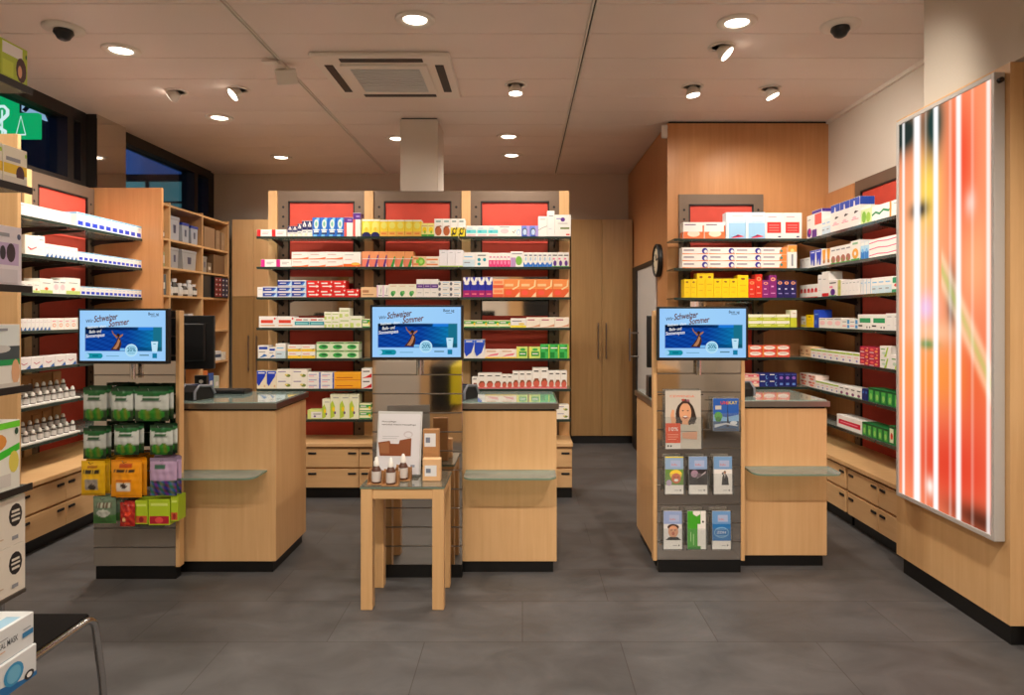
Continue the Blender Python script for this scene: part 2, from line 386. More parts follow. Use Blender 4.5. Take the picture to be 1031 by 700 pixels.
# right wall run, faces -X
bay('right wall shelving bay with red back next to the wooden corner', (2.715, 5.60, 0), -PI/2, .87, .275, .03, .869, postL=False)
bay('right wall shelving bay half hidden behind the light box block', (2.715, 4.73, 0), -PI/2, .68, .275, .03, .679, postL=False)
bay('wooden corner bay of glass shelves at the right rear corner', (2.715, 6.13, 0), -PI/2, .52, .275, 0, 0, postL=False)
# enclosure front unit
bay('glass shelving fixed on the wooden enclosure front with small red panel', (1.286, 6.145, 0), 0, 1.154, 6.145-5.84, .115, .870, postL=False, mirror=(1.5,1.84), sx1=1.150)
# timber partitions closing the left run
mb = MB(); mb.bbox(-.34, .34, -.015, .015, 0, 2.6, 'beech_warm', (255,)*3, .002); tag(mb.build('partition_panel'), 'tall wooden end panel behind the left screen closing left shelving', 'panel', loc=(-3.44, 5.905, 0))
mb = MB(); mb.bbox(-.36, .36, -.015, .015, 0, 2.6, 'beech', (255,)*3, .002); tag(mb.build('partition_panel'), 'tall wooden end panel behind the product rack at the left edge', 'panel', loc=(-3.41, 4.155, 0))

# ------------------------------------------------------------------ base drawer cabinets
def drawers(loc, rz, cols, cw, dep, lab):
    t = thing('drawer_cabinet', lab, 'cabinet', loc, rz)
    W = cols*cw
    mb = MB(); mb.box(0, W, .02, dep, .09, .43, 'board'); mb.build('carcass', t)
    mb = MB(); mb.box(0, W, .05, dep, 0, .09, 'plinth'); mb.build('plinth', t, 'black plinth')
    for c in range(cols):
        for (z0, z1) in ((.095,.245),(.262,.412)):
            mb = MB(); mb.bbox(c*cw+.002, (c+1)*cw-.002, 0, .02, z0, z1, 'beech_flat', (255,)*3, .0015); d = mb.build('drawer', t)
            for hx in (c*cw+.055, (c+1)*cw-.055):
                mb = MB(); mb.bbox(hx-.034, hx+.034, -.006, .002, z1-.045, z1-.028, 'black', (255,)*3, .003); mb.build('handle', d, 'black slot handle')
    return t
for i, nm in enumerate(('left','middle','right')):
    drawers((-2.209+i*.872, 5.60, 0), 0, 2, .436, .40, 'low wooden drawer cabinet under the %s bay of the centre shelving' % nm)
def worktop(sz, loc, lab, mat='beech_flat'):
    mb = MB(); mb.bbox(*sz, 0, .03, mat, (255,)*3, .003); return tag(mb.build('worktop'), lab, 'worktop', loc=loc)
worktop((-2.215, .412, 5.585, 6.03), (0,0,.43), 'long light wooden worktop under the centre wall shelving')
for i, nm in enumerate(('nearer','farther')):
    drawers((-3.07, 4.18+i*.86, 0), PI/2, 2, .43, .60, 'low wooden drawer cabinet under the %s bay of left shelving' % nm)
worktop((-3.70, -3.055, 4.175, 5.885), (0,0,.43), 'light wooden worktop under the left wall shelving')
for i, (y1, nm) in enumerate(((5.74,'beside the rear corner'),(4.87,'behind the light box block'))):
    drawers((2.31, y1, 0), -PI/2, 2, .42, .42, 'low wooden drawer cabinet under right shelving, %s' % nm)
worktop((2.295, 2.735, 4.035, 5.75), (0,0,.43), 'light wooden worktop under the right wall shelving')
drawers((1.32, 5.76, 0), 0, 2, .46, .38, 'low wooden drawer cabinet under the enclosure shelving behind right counter')
worktop((1.31, 2.735, 5.755, 6.14), (0,0,.43), 'wooden worktop under the enclosure shelving behind right counter')

# ------------------------------------------------------------------ tall cupboards along the back wall
def cupboard(x0, W, split, lab):
    t = thing('tall_cupboard', lab, 'cupboard', (x0, 8.02, 0))
    mb = MB(); mb.box(.001, W-.001, .02, .40, .09, 2.63, 'oak_dark'); mb.build('carcass', t)
    mb = MB(); mb.box(0, W, .04, .40, 0, .09, 'plinth'); mb.build('plinth', t, 'black plinth')
    for s in (0, 1):
        a, b = (s*W/2+.002, (s+1)*W/2-.002)
        for (z0, z1) in (((.095,1.72),(1.726,2.625)) if split else ((.095,2.625),)):
            mb = MB(); mb.bbox(a, b, 0, .02, z0, z1, 'oak_dark' if z0 < 1 else 'beech', (255,)*3, .0015); d = mb.build('door', t)
            if z0 < 1:
                hx = b-.045 if s == 0 else a+.045; hz = .85 if split else 1.0
                mb = MB(); mb.tube([(hx,-.03,hz),(hx,-.03,hz+.42)], .007, 'steel'); mb.tube([(hx,0,hz+.03),(hx,-.03,hz+.03)], .005, 'steel'); mb.tube([(hx,0,hz+.39),(hx,-.03,hz+.39)], .005, 'steel'); mb.build('handle', d, 'steel bar handle')
cupboard(.57, .72, False, 'tall two-door wooden cupboard at the back beside the enclosure')
cupboard(-.16, .72, False, 'tall wooden cupboard behind the right bay of centre shelving')
cupboard(-3.40, .5, True, 'tall wooden cupboard with split doors in the left rear corner')
cupboard(-2.89, .9, True, 'tall split-door cupboard behind the left end of centre shelving')

# ------------------------------------------------------------------ open pigeonhole shelving on the left, rear
t = thing('open_shelving', 'open wooden pigeonhole shelving full of supplies behind left partition', 'shelving', (-3.43, 5.93, 0))
CZ = [2.247, 1.972, 1.70, 1.34, .99, .66]
mb = MB(); mb.box(-.34, -.325, 0, 2.08, .05, 2.6, 'oak_dark'); mb.build('back_panel', t)
for y in (.0, .73, 1.41, 2.06): mb = MB(); mb.bbox(-.325, 0, y, y+.022, .05, 2.6, 'beech', (255,)*3, .0015); mb.build('upright', t)
for z in [2.58]+CZ+[.10]:
    for (a, b) in ((.022,.73),(.752,1.41),(1.432,2.06)):
        mb = MB(); mb.box(-.325, -.002, a, b, z-.02, z, 'beech'); mb.build('shelf', t)

# ------------------------------------------------------------------ product cartons
W_ = (243,240,236); R_ = (214,34,36); O_ = (240,110,40); Y_ = (252,216,20); N_ = (26,30,96); B_ = (30,70,180); LB = (120,190,235); G_ = (60,160,60); LG = (170,210,60)
PU = (92,44,140); MG = (214,40,140); PK = (240,130,150); TL = (40,160,175); GR = (150,152,158); TN = (222,176,136); BR = (140,78,44); CR = (244,232,200); SK = (230,170,130); DG = (16,96,50); K_ = (40,38,40)
def R(x0,y0,x1,y1,c): return ('r',x0,y0,x1,y1,c)
def E(cx,cy,rx,ry,c): return ('e',cx,cy,rx,ry,c)
def Pg(c,*p): return ('p',p,c)
def ln(x0,x1,y,c=GR,h=.035): return ('r',x0,y-h,x1,y+h,c)
DS = {
'red_end': (W_, [R(0,0,.26,1,R_), ln(.38,.85,.6,GR), ln(.38,.75,.4,PK)]),
'magenta_end': (W_, [R(0,0,.26,1,MG), ln(.38,.85,.6,GR), ln(.38,.7,.4,GR)]),
'nasal': (W_, [R(0,.42,1,1,N_), Pg(W_,(.2,.62),(.8,.62),(.8,.74),(.5,.97),(.2,.74)), E(.5,.7,.1,.06,N_), ln(.15,.85,.3,GR), R(.55,.05,.95,.2,CR)]),
'blue_spray': ((40,110,205), [Pg((120,195,240),(.1,0),(.55,0),(.9,1),(.55,1)), E(.5,.66,.3,.25,(215,232,225)), E(.5,.66,.14,.13,(120,190,170)), R(.1,.33,.9,.38,W_), R(.15,.12,.85,.2,N_), ln(.2,.8,.26,W_)]),
'purple_cap': (W_, [R(0,0,.3,.72,(236,90,84)), R(0,.72,1,1,PU), ln(.4,.85,.85,(170,140,210)), R(.38,.1,.9,.66,W_)]),
'yellow_blue': ((250,232,80), [R(0,0,1,.14,N_), E(.5,.14,.42,.12,N_), R(0,.9,1,1,W_), E(.5,.6,.36,.28,(252,244,130)), E(.5,.42,.2,.12,(250,214,60))]),
'yellow': ((250,222,60), [R(0,.9,1,1,W_), E(.5,.66,.36,.2,(246,240,120)), R(0,0,1,.3,(248,190,90)), ln(.2,.8,.18,(236,130,60))]),
'yellow_small': ((248,240,150), [R(0,0,1,.16,G_), E(.5,.5,.34,.22,Y_), ln(.1,.9,.8,TN), E(.55,.34,.16,.12,(160,200,60))]),
'hair_brown': (W_, [ln(.2,.8,.85,(90,150,150)), E(.5,.3,.42,.26,(186,96,50)), Pg(BR,(.1,.3),(.4,.5),(.95,.56),(.8,.62),(.3,.58),(.1,.44)), R(0,0,1,.05,CR)]),
'hair_yellow': (W_, [ln(.2,.8,.85,(90,130,130)), R(0,0,1,.5,(240,220,40)), E(.5,.28,.3,.2,K_), E(.55,.3,.16,.11,Y_), E(.2,.1,.1,.08,K_), E(.85,.45,.1,.08,K_)]),
'cyan_script': (W_, [R(.02,.3,.95,.62,(110,215,220)), ln(.1,.6,.75,LB), E(.3,.46,.12,.1,(60,190,200)), ln(.1,.9,.12,PK,.03)]),
'pink_soft': (W_, [E(.5,.5,.36,.22,(250,205,210)), ln(.1,.9,.86,GR)]),
'arch_white': (W_, [Pg(K_,(.15,.45),(.3,.3),(.5,.6),(.46,.62),(.3,.38),(.18,.5)), E(.75,.4,.2,.3,(170,205,240)), E(.75,.36,.12,.2,W_)]),
'arch_blue': ((110,140,225), [R(.62,.0,1,1,(175,160,225)), E(.4,.45,.3,.34,K_), E(.4,.42,.24,.28,(190,215,245)), R(.1,0,.7,.12,B_)]),
'white_curve': (W_, [Pg(GR,(0,.3),(.5,.42),(1,.5),(1,.53),(.5,.45),(0,.33)), ln(.2,.8,.85,GR,.015)]),
'white_green_big': (W_, [R(.35,.34,.9,.42,(110,130,70)), E(.5,.78,.14,.1,PU), ln(.1,.4,.82,(120,120,200),.02), R(.7,.06,.92,.12,R_), ln(.2,.8,.6,GR,.012)]),
'white_orange': (W_, [Pg((242,130,80),(0,0),(1,0),(1,.3),(.6,.14),(0,.1)), ln(.1,.6,.66,(200,140,130)), R(0,.0,1,.06,O_)]),
'white_orange_tall': (W_, [R(0,0,1,.2,O_), E(.7,.2,.25,.1,(250,190,80)), ln(.1,.6,.8,GR,.015), ln(.1,.5,.5,PK,.015)]),
'streak_purple': ((244,160,110), [R(0,0,1,.52,(240,130,110)), Pg(PU,(.45,0),(.75,0),(.95,.75),(.85,.8)), R(0,.5,1,.54,W_), Pg(W_,(.75,0),(.9,0),(.8,.25))]),
'streak_green': ((244,165,105), [R(0,0,1,.52,(240,140,110)), Pg((50,160,70),(.35,0),(.75,0),(.9,.65),(.8,.7)), R(0,.5,1,.54,W_), Pg(W_,(.7,0),(.9,0),(.8,.25))]),
'green_swirl': ((250,214,170), [E(.55,.5,.35,.4,(130,205,60)), R(0,.7,.4,.9,(240,150,90)), R(0,.15,.4,.35,(240,150,90)), E(.6,.5,.15,.2,(190,235,120))]),
'orange_bars': ((252,240,225), [R(0,.62,.9,.78,(242,150,90)), R(0,.15,.9,.3,(242,150,90)), ln(.3,.7,.45,GR,.02)]),
'plain_tall': ((240,238,244), [R(0,0,1,.06,LG), ln(.3,.7,.85,GR,.012)]),
'white_pale_blue': (W_, [R(0,0,1,.5,(205,228,240)), ln(.1,.8,.7,LB), ln(.1,.6,.3,GR)]),
'teal_dots': (W_, [E(.3,.5,.12,.12,TL), E(.7,.5,.12,.12,TL), E(.3,.2,.12,.1,TL), ln(.2,.8,.8,K_,.03)]),
'pink_foot': (W_, [R(0,0,1,.48,(236,60,130)), ln(.2,.8,.7,MG), E(.5,.3,.24,.14,(250,150,190))]),
'leaf_mix': (W_, [R(0,0,.4,.6,(190,150,200)), E(.65,.4,.26,.3,(130,190,80)), ln(.1,.9,.85,GR)]),
'blue_foot': (W_, [R(0,0,1,.3,(36,120,215)), E(.5,.3,.3,.14,W_), ln(.2,.8,.8,(60,60,120)), E(.5,.55,.18,.14,(170,200,225))]),
'purple_dots': (W_, [E(.5,.25,.3,.2,PU), ln(.1,.9,.8,K_), R(0,0,1,.06,G_), R(.1,.5,.5,.62,(240,140,170))]),
'toothpaste_blue': ((70,130,215), [R(0,.82,1,1,W_), R(0,0,1,.14,W_), Pg((26,60,165),(0,.14),(.55,.14),(.9,.82),(0,.82)), Pg((190,225,250),(.75,.14),(1,.14),(1,.82),(.95,.82)), ln(.15,.6,.5,W_,.07)]),
'red_arrow': ((222,36,34), [R(.12,.6,.6,.76,W_), R(.2,.24,.8,.38,W_), Pg(W_,(.76,.14),(.98,.31),(.76,.48)), E(.9,.82,.06,.1,W_)]),
'tan_small': ((236,196,150), [R(.1,.45,.5,.7,(190,130,90)), ln(.1,.8,.25,BR)]),
'white_pink_side': (W_, [R(0,0,.2,1,(230,190,225)), Pg(K_,(.6,.3),(.75,.8),(.8,.8),(.66,.3)), ln(.3,.9,.15,GR)]),
'green_leaf': ((246,242,224), [E(.45,.28,.22,.2,(60,160,80)), E(.6,.36,.16,.14,(110,190,100)), R(.4,.05,.5,.3,(60,140,70)), ln(.2,.8,.85,TN,.02)]),
'purple_band': (W_, [R(0,.5,1,.72,PU), ln(.2,.8,.61,(190,160,215),.03), ln(.2,.7,.25,GR,.015)]),
'grey_wheel': (W_, [E(.12,.5,.12,.32,(100,104,116)), ln(.4,.8,.4,K_,.05), ln(.4,.95,.75,LB,.04)]),
'navy_magenta': ((30,40,170), [R(0,0,1,.34,(170,20,110)), Pg(W_,(0,1),(.3,1),(.5,.78),(.7,1),(1,1),(1,.86),(.75,.7),(.25,.7),(0,.86)), E(.5,.68,.34,.07,W_), ln(.2,.8,.16,PK,.03)]),
'orange_card': ((248,150,80), [R(0,0,1,.45,(240,100,50)), Pg((252,225,170),(.6,.4),(.95,.6),(.98,.95),(.9,.95),(.85,.62),(.5,.46)), R(.08,.6,.6,.74,(255,205,150)), E(.3,.25,.2,.14,(250,90,70)), Pg((255,220,180),(.7,0),(1,0),(1,.3))]),
'orange_mini': ((250,190,140), [R(0,0,1,.35,(238,100,60)), R(.1,.5,.9,.8,(250,140,90))]),
'white_red_bar': (W_, [R(.12,.4,.8,.68,(226,70,50)), ln(.1,.9,.2,TN,.05), E(.9,.8,.05,.1,R_)]),
'teal_band': (W_, [R(0,.25,1,.62,(40,160,175)), ln(.1,.5,.8,R_,.06), ln(.6,.9,.8,GR,.05), R(.1,.36,.9,.5,(150,215,220))]),
'white_lime': ((240,242,222), [R(0,0,.3,.4,(200,220,120)), ln(.1,.9,.7,(180,205,120),.05), E(.7,.25,.2,.15,(215,230,150))]),
'green_bar': ((246,246,200), [R(0,.5,1,.9,(70,170,70)), R(0,0,1,.15,(40,140,70)), ln(.1,.6,.7,W_,.07), E(.9,.5,.08,.2,Y_)]),
'yellow_white': (W_, [R(0,0,1,.25,(244,225,60)), ln(.1,.7,.7,GR,.05), E(.7,.4,.2,.12,(235,210,120))]),
'tan_white': ((246,236,220), [Pg((225,165,130),(0,0),(1,.1),(1,.35),(.5,.12)), ln(.1,.6,.75,(190,110,130),.06)]),
'blue_logo': (W_, [R(.1,.7,.9,.9,B_), Pg((60,120,190),(.1,.0),(.9,.2),(.6,.35)), ln(.1,.7,.5,GR,.03)]),
'yellow_check': (W_, [R(0,0,1,.42,(250,210,60)), Pg(K_,(.75,.4),(.82,.25),(1,.55),(.82,.38)), ln(.1,.6,.7,(240,160,150),.06)]),
'green_splash': ((225,240,210), [R(0,.78,1,1,(140,190,110)), E(.5,.4,.34,.3,(60,180,80)), E(.55,.45,.2,.1,(20,90,50)), ln(.2,.9,.88,K_,.03)]),
'blue_curve': (W_, [Pg((24,70,205),(0,.35),(.2,.1),(.7,.3),(1,.75),(1,1),(0,1)), R(0,.82,1,1,(60,110,225)), ln(.2,.8,.9,W_,.03)]),
'pink_stripe': ((252,240,230), [R(0,0,1,.14,Y_), Pg(PK,(.1,.2),(.8,.35),(.9,.6),(.4,.45)), ln(.1,.7,.8,TN,.06)]),
'green_box': ((210,235,120), [R(0,0,.2,1,(240,235,110)), R(.22,.2,.9,.6,(30,160,60)), E(.55,.78,.25,.12,(60,180,80)), ln(.3,.8,.4,W_,.05)]),
'green_check': ((60,190,90), [R(.05,.05,.5,.45,(0,140,50)), R(.55,.5,.95,.95,(30,160,60)), R(.85,0,1,1,(180,220,60)), ln(.1,.8,.75,W_,.04)]),
'cream_blue': ((238,228,200), [Pg((24,60,190),(0,.3),(.2,.14),(.85,.7),(.9,1),(0,1)), R(0,.82,.95,1,(50,90,210)), ln(.15,.8,.88,W_,.03), E(.8,.15,.08,.06,TN)]),
'capsule': ((244,240,228), [E(.75,.35,.16,.16,(120,140,60)), E(.62,.42,.1,.1,(230,210,120)), ln(.1,.6,.75,(150,140,180),.05)]),
'blue_edge': (W_, [R(.88,0,1,1,(60,90,190)), ln(.1,.7,.6,(150,150,200),.07), ln(.1,.5,.3,PK,.05)]),
'orange_block': ((250,176,40), [R(0,.0,1,.12,(220,130,20)), ln(.08,.7,.35,(200,90,20),.05)]),
'red_wave': (W_, [Pg(R_,(0,0),(1,.1),(1,.5),(.5,.2)), ln(.15,.8,.7,K_,.05)]),
'lime_pack': ((238,240,210), [Pg((190,215,70),(0,0),(.45,.1),(.5,.5),(.25,.75),(0,.6)), E(.5,.25,.1,.06,(110,70,120)), ln(.3,.9,.85,GR,.015), E(.35,.4,.14,.1,Y_)]),
'lime_low': ((225,235,140), [R(.25,.1,1,.8,(242,242,235)), ln(.4,.9,.55,GR,.05), E(.5,.3,.08,.1,PU)]),
'soup': ((246,243,236), [R(0,0,1,.12,(230,120,130)), E(.5,.26,.42,.2,(214,100,80)), Pg(BR,(.1,.3),(.3,.5),(.75,.5),(.95,.3),(.6,.42)), ln(.2,.8,.84,K_,.03)]),
'orange_wave': (W_, [R(0,0,1,.42,(240,120,70)), E(.5,.3,.3,.2,(252,225,205)), Pg(W_,(0,.42),(1,.42),(1,.7),(.6,.5),(0,.5)), ln(.08,.6,.85,(110,80,120),.03), R(.92,.2,1,.8,(240,110,60))]),
'big_blue': ((160,205,240), [R(0,.6,1,1,(225,238,248)), Pg(W_,(0,0),(.12,0),(.12,1),(0,1)), Pg((226,60,80),(.25,.0),(.95,.08),(.6,.16)), Pg(N_,(.2,.04),(.6,.14),(.75,.12)), ln(.3,.9,.85,GR,.01), ln(.3,.9,.65,LB,.01)]),
'red_square': (W_, [R(.1,.22,.86,.64,(222,52,50)), ln(.2,.75,.52,(250,160,150),.012), ln(.2,.75,.42,(250,160,150),.012), ln(.2,.75,.32,(250,160,150),.012), R(.7,.05,.85,.1,N_), ln(.15,.6,.84,PK,.012)]),
'navy_ball': (W_, [Pg((240,140,80),(0,0),(1,0),(1,.2),(.5,.1),(0,.16)), E(.86,.5,.11,.42,(40,36,150)), E(.89,.42,.06,.24,W_), ln(.06,.45,.6,(110,80,120),.07)]),
'orange_tip': (W_, [Pg((242,140,70),(.7,0),(1,0),(1,1),(.8,1),(.7,.5)), E(.78,.5,.05,.22,(60,140,140)), ln(.06,.5,.6,(110,80,120),.07), R(0,0,.7,.1,O_)]),
'orange_top': (W_, [R(0,.7,1,1,(246,160,70)), E(.5,.76,.2,.08,(250,220,140)), R(.4,.1,.6,.6,GR)]),
'yellow_plain': ((252,214,10), [E(.5,.84,.2,.05,(150,90,20)), ln(.2,.8,.55,(225,170,10),.015), ln(.25,.7,.3,(225,170,10),.012)]),
'red_plain': ((226,50,30), [E(.5,.8,.34,.09,(250,160,110)), E(.5,.8,.18,.04,(226,50,30)), ln(.25,.6,.45,(250,180,160),.03), ln(.2,.8,.2,(250,160,140),.02)]),
'violet_plain': ((140,36,120), [E(.5,.82,.34,.08,(250,170,120)), E(.5,.82,.18,.04,(140,36,120)), ln(.25,.6,.5,(240,180,220),.03), ln(.2,.8,.2,(230,160,210),.02)]),
'navy_plain': ((34,22,92), [E(.5,.84,.34,.09,(250,170,110)), E(.5,.84,.18,.04,(34,22,92)), ln(.25,.55,.5,(230,230,250),.04), ln(.25,.8,.24,(150,140,200),.03)]),
'lime_tick': ((200,212,60), [R(0,.55,1,1,(246,244,226)), Pg(K_,(.7,.55),(.75,.4),(.95,.75),(.76,.5)), ln(.1,.6,.3,(235,240,160),.07)]),
'lime_tall': ((205,212,50), [R(0,.55,1,1,(244,240,226)), ln(.3,.8,.8,TN,.02)]),
'round_orange': ((236,90,70), [E(.5,.62,.44,.34,(248,236,228)), E(.5,.7,.3,.1,(220,190,180)), R(0,0,.12,1,(240,140,60))]),
'pink_tan': ((238,190,175), [R(0,.6,1,.95,(225,90,110)), ln(.1,.9,.3,CR,.06), E(.5,.72,.2,.12,(250,220,210))]),
'navy_white': ((26,40,120), [ln(.1,.6,.8,W_,.06), E(.8,.4,.14,.3,(110,160,220)), E(.84,.44,.1,.2,(26,40,120))]),
'navy_violet': ((24,30,110), [E(.5,.66,.3,.12,(150,100,190)), R(.25,.12,.75,.28,(110,150,225)), ln(.1,.9,.9,(90,110,200),.02)]),
'white_blue_top': (W_, [R(0,.72,1,1,(40,80,190)), Pg(W_,(.35,.6),(.6,.6),(.52,.9),(.42,.9)), Pg(K_,(.45,.5),(.9,.66),(.6,.55),(.9,.5),(.5,.45)), ln(.2,.9,.25,PK,.012), E(.5,.3,.2,.06,(240,200,210))]),
'tulip_green': ((220,235,180), [E(.3,.4,.2,.35,(130,190,60)), E(.7,.35,.2,.3,(160,205,70)), R(0,.85,1,1,W_)]),
'wave_green': (W_, [Pg((30,140,90),(0,.35),(.2,.5),(.4,.35),(.6,.55),(.85,.4),(1,.55),(1,.7),(.85,.55),(.6,.7),(.4,.5),(.2,.65),(0,.5)), R(.9,0,1,1,(240,150,60))]),
'white_plain': ((240,238,236), [ln(.2,.8,.8,GR,.02), ln(.2,.6,.3,(214,214,222),.02)]),
'violet_foot': (W_, [E(.5,.25,.42,.2,PU), E(.6,.3,.2,.12,MG), ln(.2,.8,.8,GR,.02)]),
'violet_top': (W_, [R(0,.88,1,1,(70,50,150)), R(.3,.45,1,.85,(230,90,80)), R(0,0,.5,.3,PU)]),
'blue_tri': (W_, [Pg((50,70,200),(0,1),(1,1),(.8,.1),(.6,.1),(.5,.5),(.3,.1),(.2,.2)), ln(.2,.8,.88,W_,.03)]),
'amber_tri': (W_, [Pg((244,170,50),(.1,1),(.9,1),(.7,.3),(.3,.3)), E(.5,.25,.25,.12,(190,120,60))]),
'brown_foot': (W_, [E(.5,.26,.45,.22,(180,110,90)), R(0,0,1,.08,G_), ln(.15,.9,.8,GR,.04), E(.3,.2,.14,.1,(120,150,60))]),
'amber_tall': (W_, [E(.5,.35,.36,.26,(244,170,50)), R(0,0,1,.1,G_), R(.2,.8,.8,.9,(140,190,150)), E(.5,.35,.12,.1,W_)]),
'blue_grade': ((180,220,245), [R(0,0,1,.45,(40,130,215)), R(0,.8,1,1,W_), E(.5,.5,.3,.12,(120,190,240))]),
'pink_wave': (W_, [Pg((226,60,120),(0,.3),(.3,.5),(.6,.35),(1,.55),(1,.7),(.6,.5),(.3,.66),(0,.45))]),
'red_tip': (W_, [E(.5,.55,.36,.16,(214,40,50)), R(.1,.38,.9,.5,(230,90,80)), R(0,0,1,.06,R_)]),
'red_foot': (W_, [R(0,0,1,.14,R_), ln(.2,.6,.7,GR,.012)]),
'olive_bar': (W_, [R(.2,.0,.8,1,(196,200,110)), E(.5,.5,.2,.1,(170,180,90))]),
'stripe_blue': (W_, [R(.6,0,.75,1,(150,195,230)), R(.2,0,.3,1,(215,228,240)), ln(.1,.5,.75,LB,.03)]),
'green_cross': (W_, [R(.1,.6,.9,.95,(40,150,110)), E(.5,.45,.24,.1,(220,80,80)), R(0,0,1,.2,(40,150,110))]),
'deep_blue': ((28,70,190), [ln(.2,.9,.75,(130,170,240),.04), E(.4,.3,.2,.14,(90,140,230))]),
'blue_bars': (W_, [R(.7,.5,1,.9,(60,150,215)), R(.7,.08,1,.4,(60,150,215)), ln(.1,.6,.7,GR,.04), ln(.1,.6,.3,PK,.04)]),
'green_text': (W_, [R(.15,.45,.95,.75,(40,160,100)), ln(.05,.35,.25,K_,.05), E(.7,.16,.04,.07,(60,40,60)), E(.9,.16,.04,.07,(60,40,60))]),
'white_lime_cap': (W_, [R(0,.8,1,1,(160,200,60)), ln(.2,.8,.55,PK,.03), E(.6,.25,.14,.1,(120,110,190))]),
'magenta_dots': ((190,20,70), [E(.3,.6,.2,.2,(240,110,100)), E(.75,.35,.16,.18,(245,170,90)), R(.05,.08,.5,.2,W_), E(.85,.8,.1,.1,(250,190,150))]),
'green_lines': (W_, [Pg(LG,(.4,0),(.6,0),(.8,.9),(.7,.9)), ln(.1,.5,.7,G_,.04), E(.4,.35,.2,.12,(200,220,200))]),
'white_purple': (W_, [E(.5,.25,.24,.16,(130,60,110)), ln(.2,.8,.75,K_,.05), R(0,0,1,.06,G_)]),
'red_dots': ((248,226,216), [E(.3,.72,.2,.16,(190,60,60)), E(.7,.72,.18,.16,(240,150,110)), E(.5,.3,.26,.18,(236,120,100)), R(0,0,1,.08,W_)]),
'navy_slim': ((20,40,110), [R(.2,.6,.8,.8,(60,110,190))]),
'green_tube': ((20,120,60), [R(.15,.1,.75,.85,(80,190,80)), E(.45,.4,.2,.22,(150,220,110)), R(0,.88,1,1,(12,80,40))]),
'green_red': ((20,120,60), [R(.15,.1,.8,.85,(230,235,200)), E(.5,.45,.2,.18,(220,60,40)), R(0,.88,1,1,(12,80,40))]),
'red_label': (W_, [R(.08,.28,.95,.66,(214,20,60)), ln(.15,.85,.48,(250,150,170),.04)]),
'blue_white_row': (W_, [R(0,.88,1,1,(110,180,225)), R(.12,.12,.85,.42,(24,60,200)), R(0,.0,1,.05,(120,180,225)), ln(.2,.8,.7,(200,210,225),.04)]),
'blue_tip': (W_, [Pg((30,100,170),(.1,0),(.9,0),(.7,.32)), ln(.2,.8,.7,(225,210,215),.03)]),
'red_script': ((244,240,236), [Pg((222,80,90),(.2,.35),(.5,.25),(.9,.4),(.9,.46),(.5,.32),(.2,.42)), E(.4,.3,.08,.05,(222,80,90))]),
'dot_pack': ((246,244,236), [R(0,0,1,.22,(190,210,120)), E(.5,.32,.14,.1,(230,110,70)), ln(.2,.8,.7,GR,.02)]),
'orange_script': ((246,242,236), [E(.5,.4,.26,.16,(240,150,90)), E(.5,.4,.18,.1,W_), ln(.2,.7,.75,PK,.03)]),
'lilac_script': ((244,240,240), [Pg((200,80,110),(.2,.5),(.4,.35),(.7,.5),(.7,.56),(.4,.42),(.2,.58)), Pg((40,100,180),(.55,0),(.95,0),(.9,.35))]),
}
_carton = {}
def carton_mesh(ds, w, h, dep):
    k = (ds, round(w,3), round(h,3), round(dep,3))
    if k in _carton: return _carton[k]
    base, ops = DS[ds]; mb = MB(); x0, x1 = -w/2, w/2
    mb.bbox(x0, x1, 0, dep, 0, h, 'print', base, .0012)
    e = .0012
    for i, op in enumerate(ops):
        y = -.0003*(i+1)
        if op[0] == 'r': pts = [(op[1],op[2]),(op[3],op[2]),(op[3],op[4]),(op[1],op[4])]
        elif op[0] == 'e': pts = [(op[1]+op[3]*math.cos(a*PI/6), op[2]+op[4]*math.sin(a*PI/6)) for a in range(12)]
        else: pts = list(op[1])
        pts = [(min(max(a,.012),.988), min(max(b,.012),.988)) for a, b in pts]
        ar = sum(pts[j][0]*pts[(j+1)%len(pts)][1]-pts[(j+1)%len(pts)][0]*pts[j][1] for j in range(len(pts)))
        if ar < 0: pts = pts[::-1]
        mb.add([(x0+a*w, y, b*h) for a, b in pts], [tuple(range(len(pts)))], 'print', op[-1])
        # the print wraps round the sides when it is a full-width band
        if op[0] == 'r' and op[1] <= 0 and op[3] >= 1:
            for sx in (-1, 1):
                q = [(sx*(w/2+.0003), yy, zz) for yy, zz in ((0.002,max(op[2]*h,.001)),(dep-.002,max(op[2]*h,.001)),(dep-.002,min(op[4]*h,h-.001)),(.002,min(op[4]*h,h-.001)))]
                mb.add(q if sx > 0 else q[::-1], [(0,1,2,3)], 'print', op[-1])
    me = mb.mesh('carton'); _carton[k] = me
    return me
TIER = {2: ['lower','upper'], 3: ['bottom','middle','top']}
seen_labels = {}
KIND_GUESS = {'nasal':'nasal_spray_carton','blue_spray':'spray_carton','hair_brown':'hair_dye_carton','hair_yellow':'hair_dye_carton','toothpaste_blue':'toothpaste_carton','red_arrow':'toothpaste_carton','soup':'soup_carton','red_label':'tissue_pack','green_tube':'cosmetics_carton','green_red':'cosmetics_carton','blue_white_row':'supplement_carton','yellow_plain':'vitamin_carton','red_plain':'vitamin_carton','violet_plain':'vitamin_carton','navy_plain':'vitamin_carton','white_lime_cap':'tea_carton','white_purple':'tea_carton','lime_pack':'tea_carton','lime_low':'tea_carton','blue_tip':'drops_carton','orange_script':'drops_carton','lilac_script':'drops_carton','dot_pack':'drops_carton'}  # product kinds guessed from the print, some only loosely
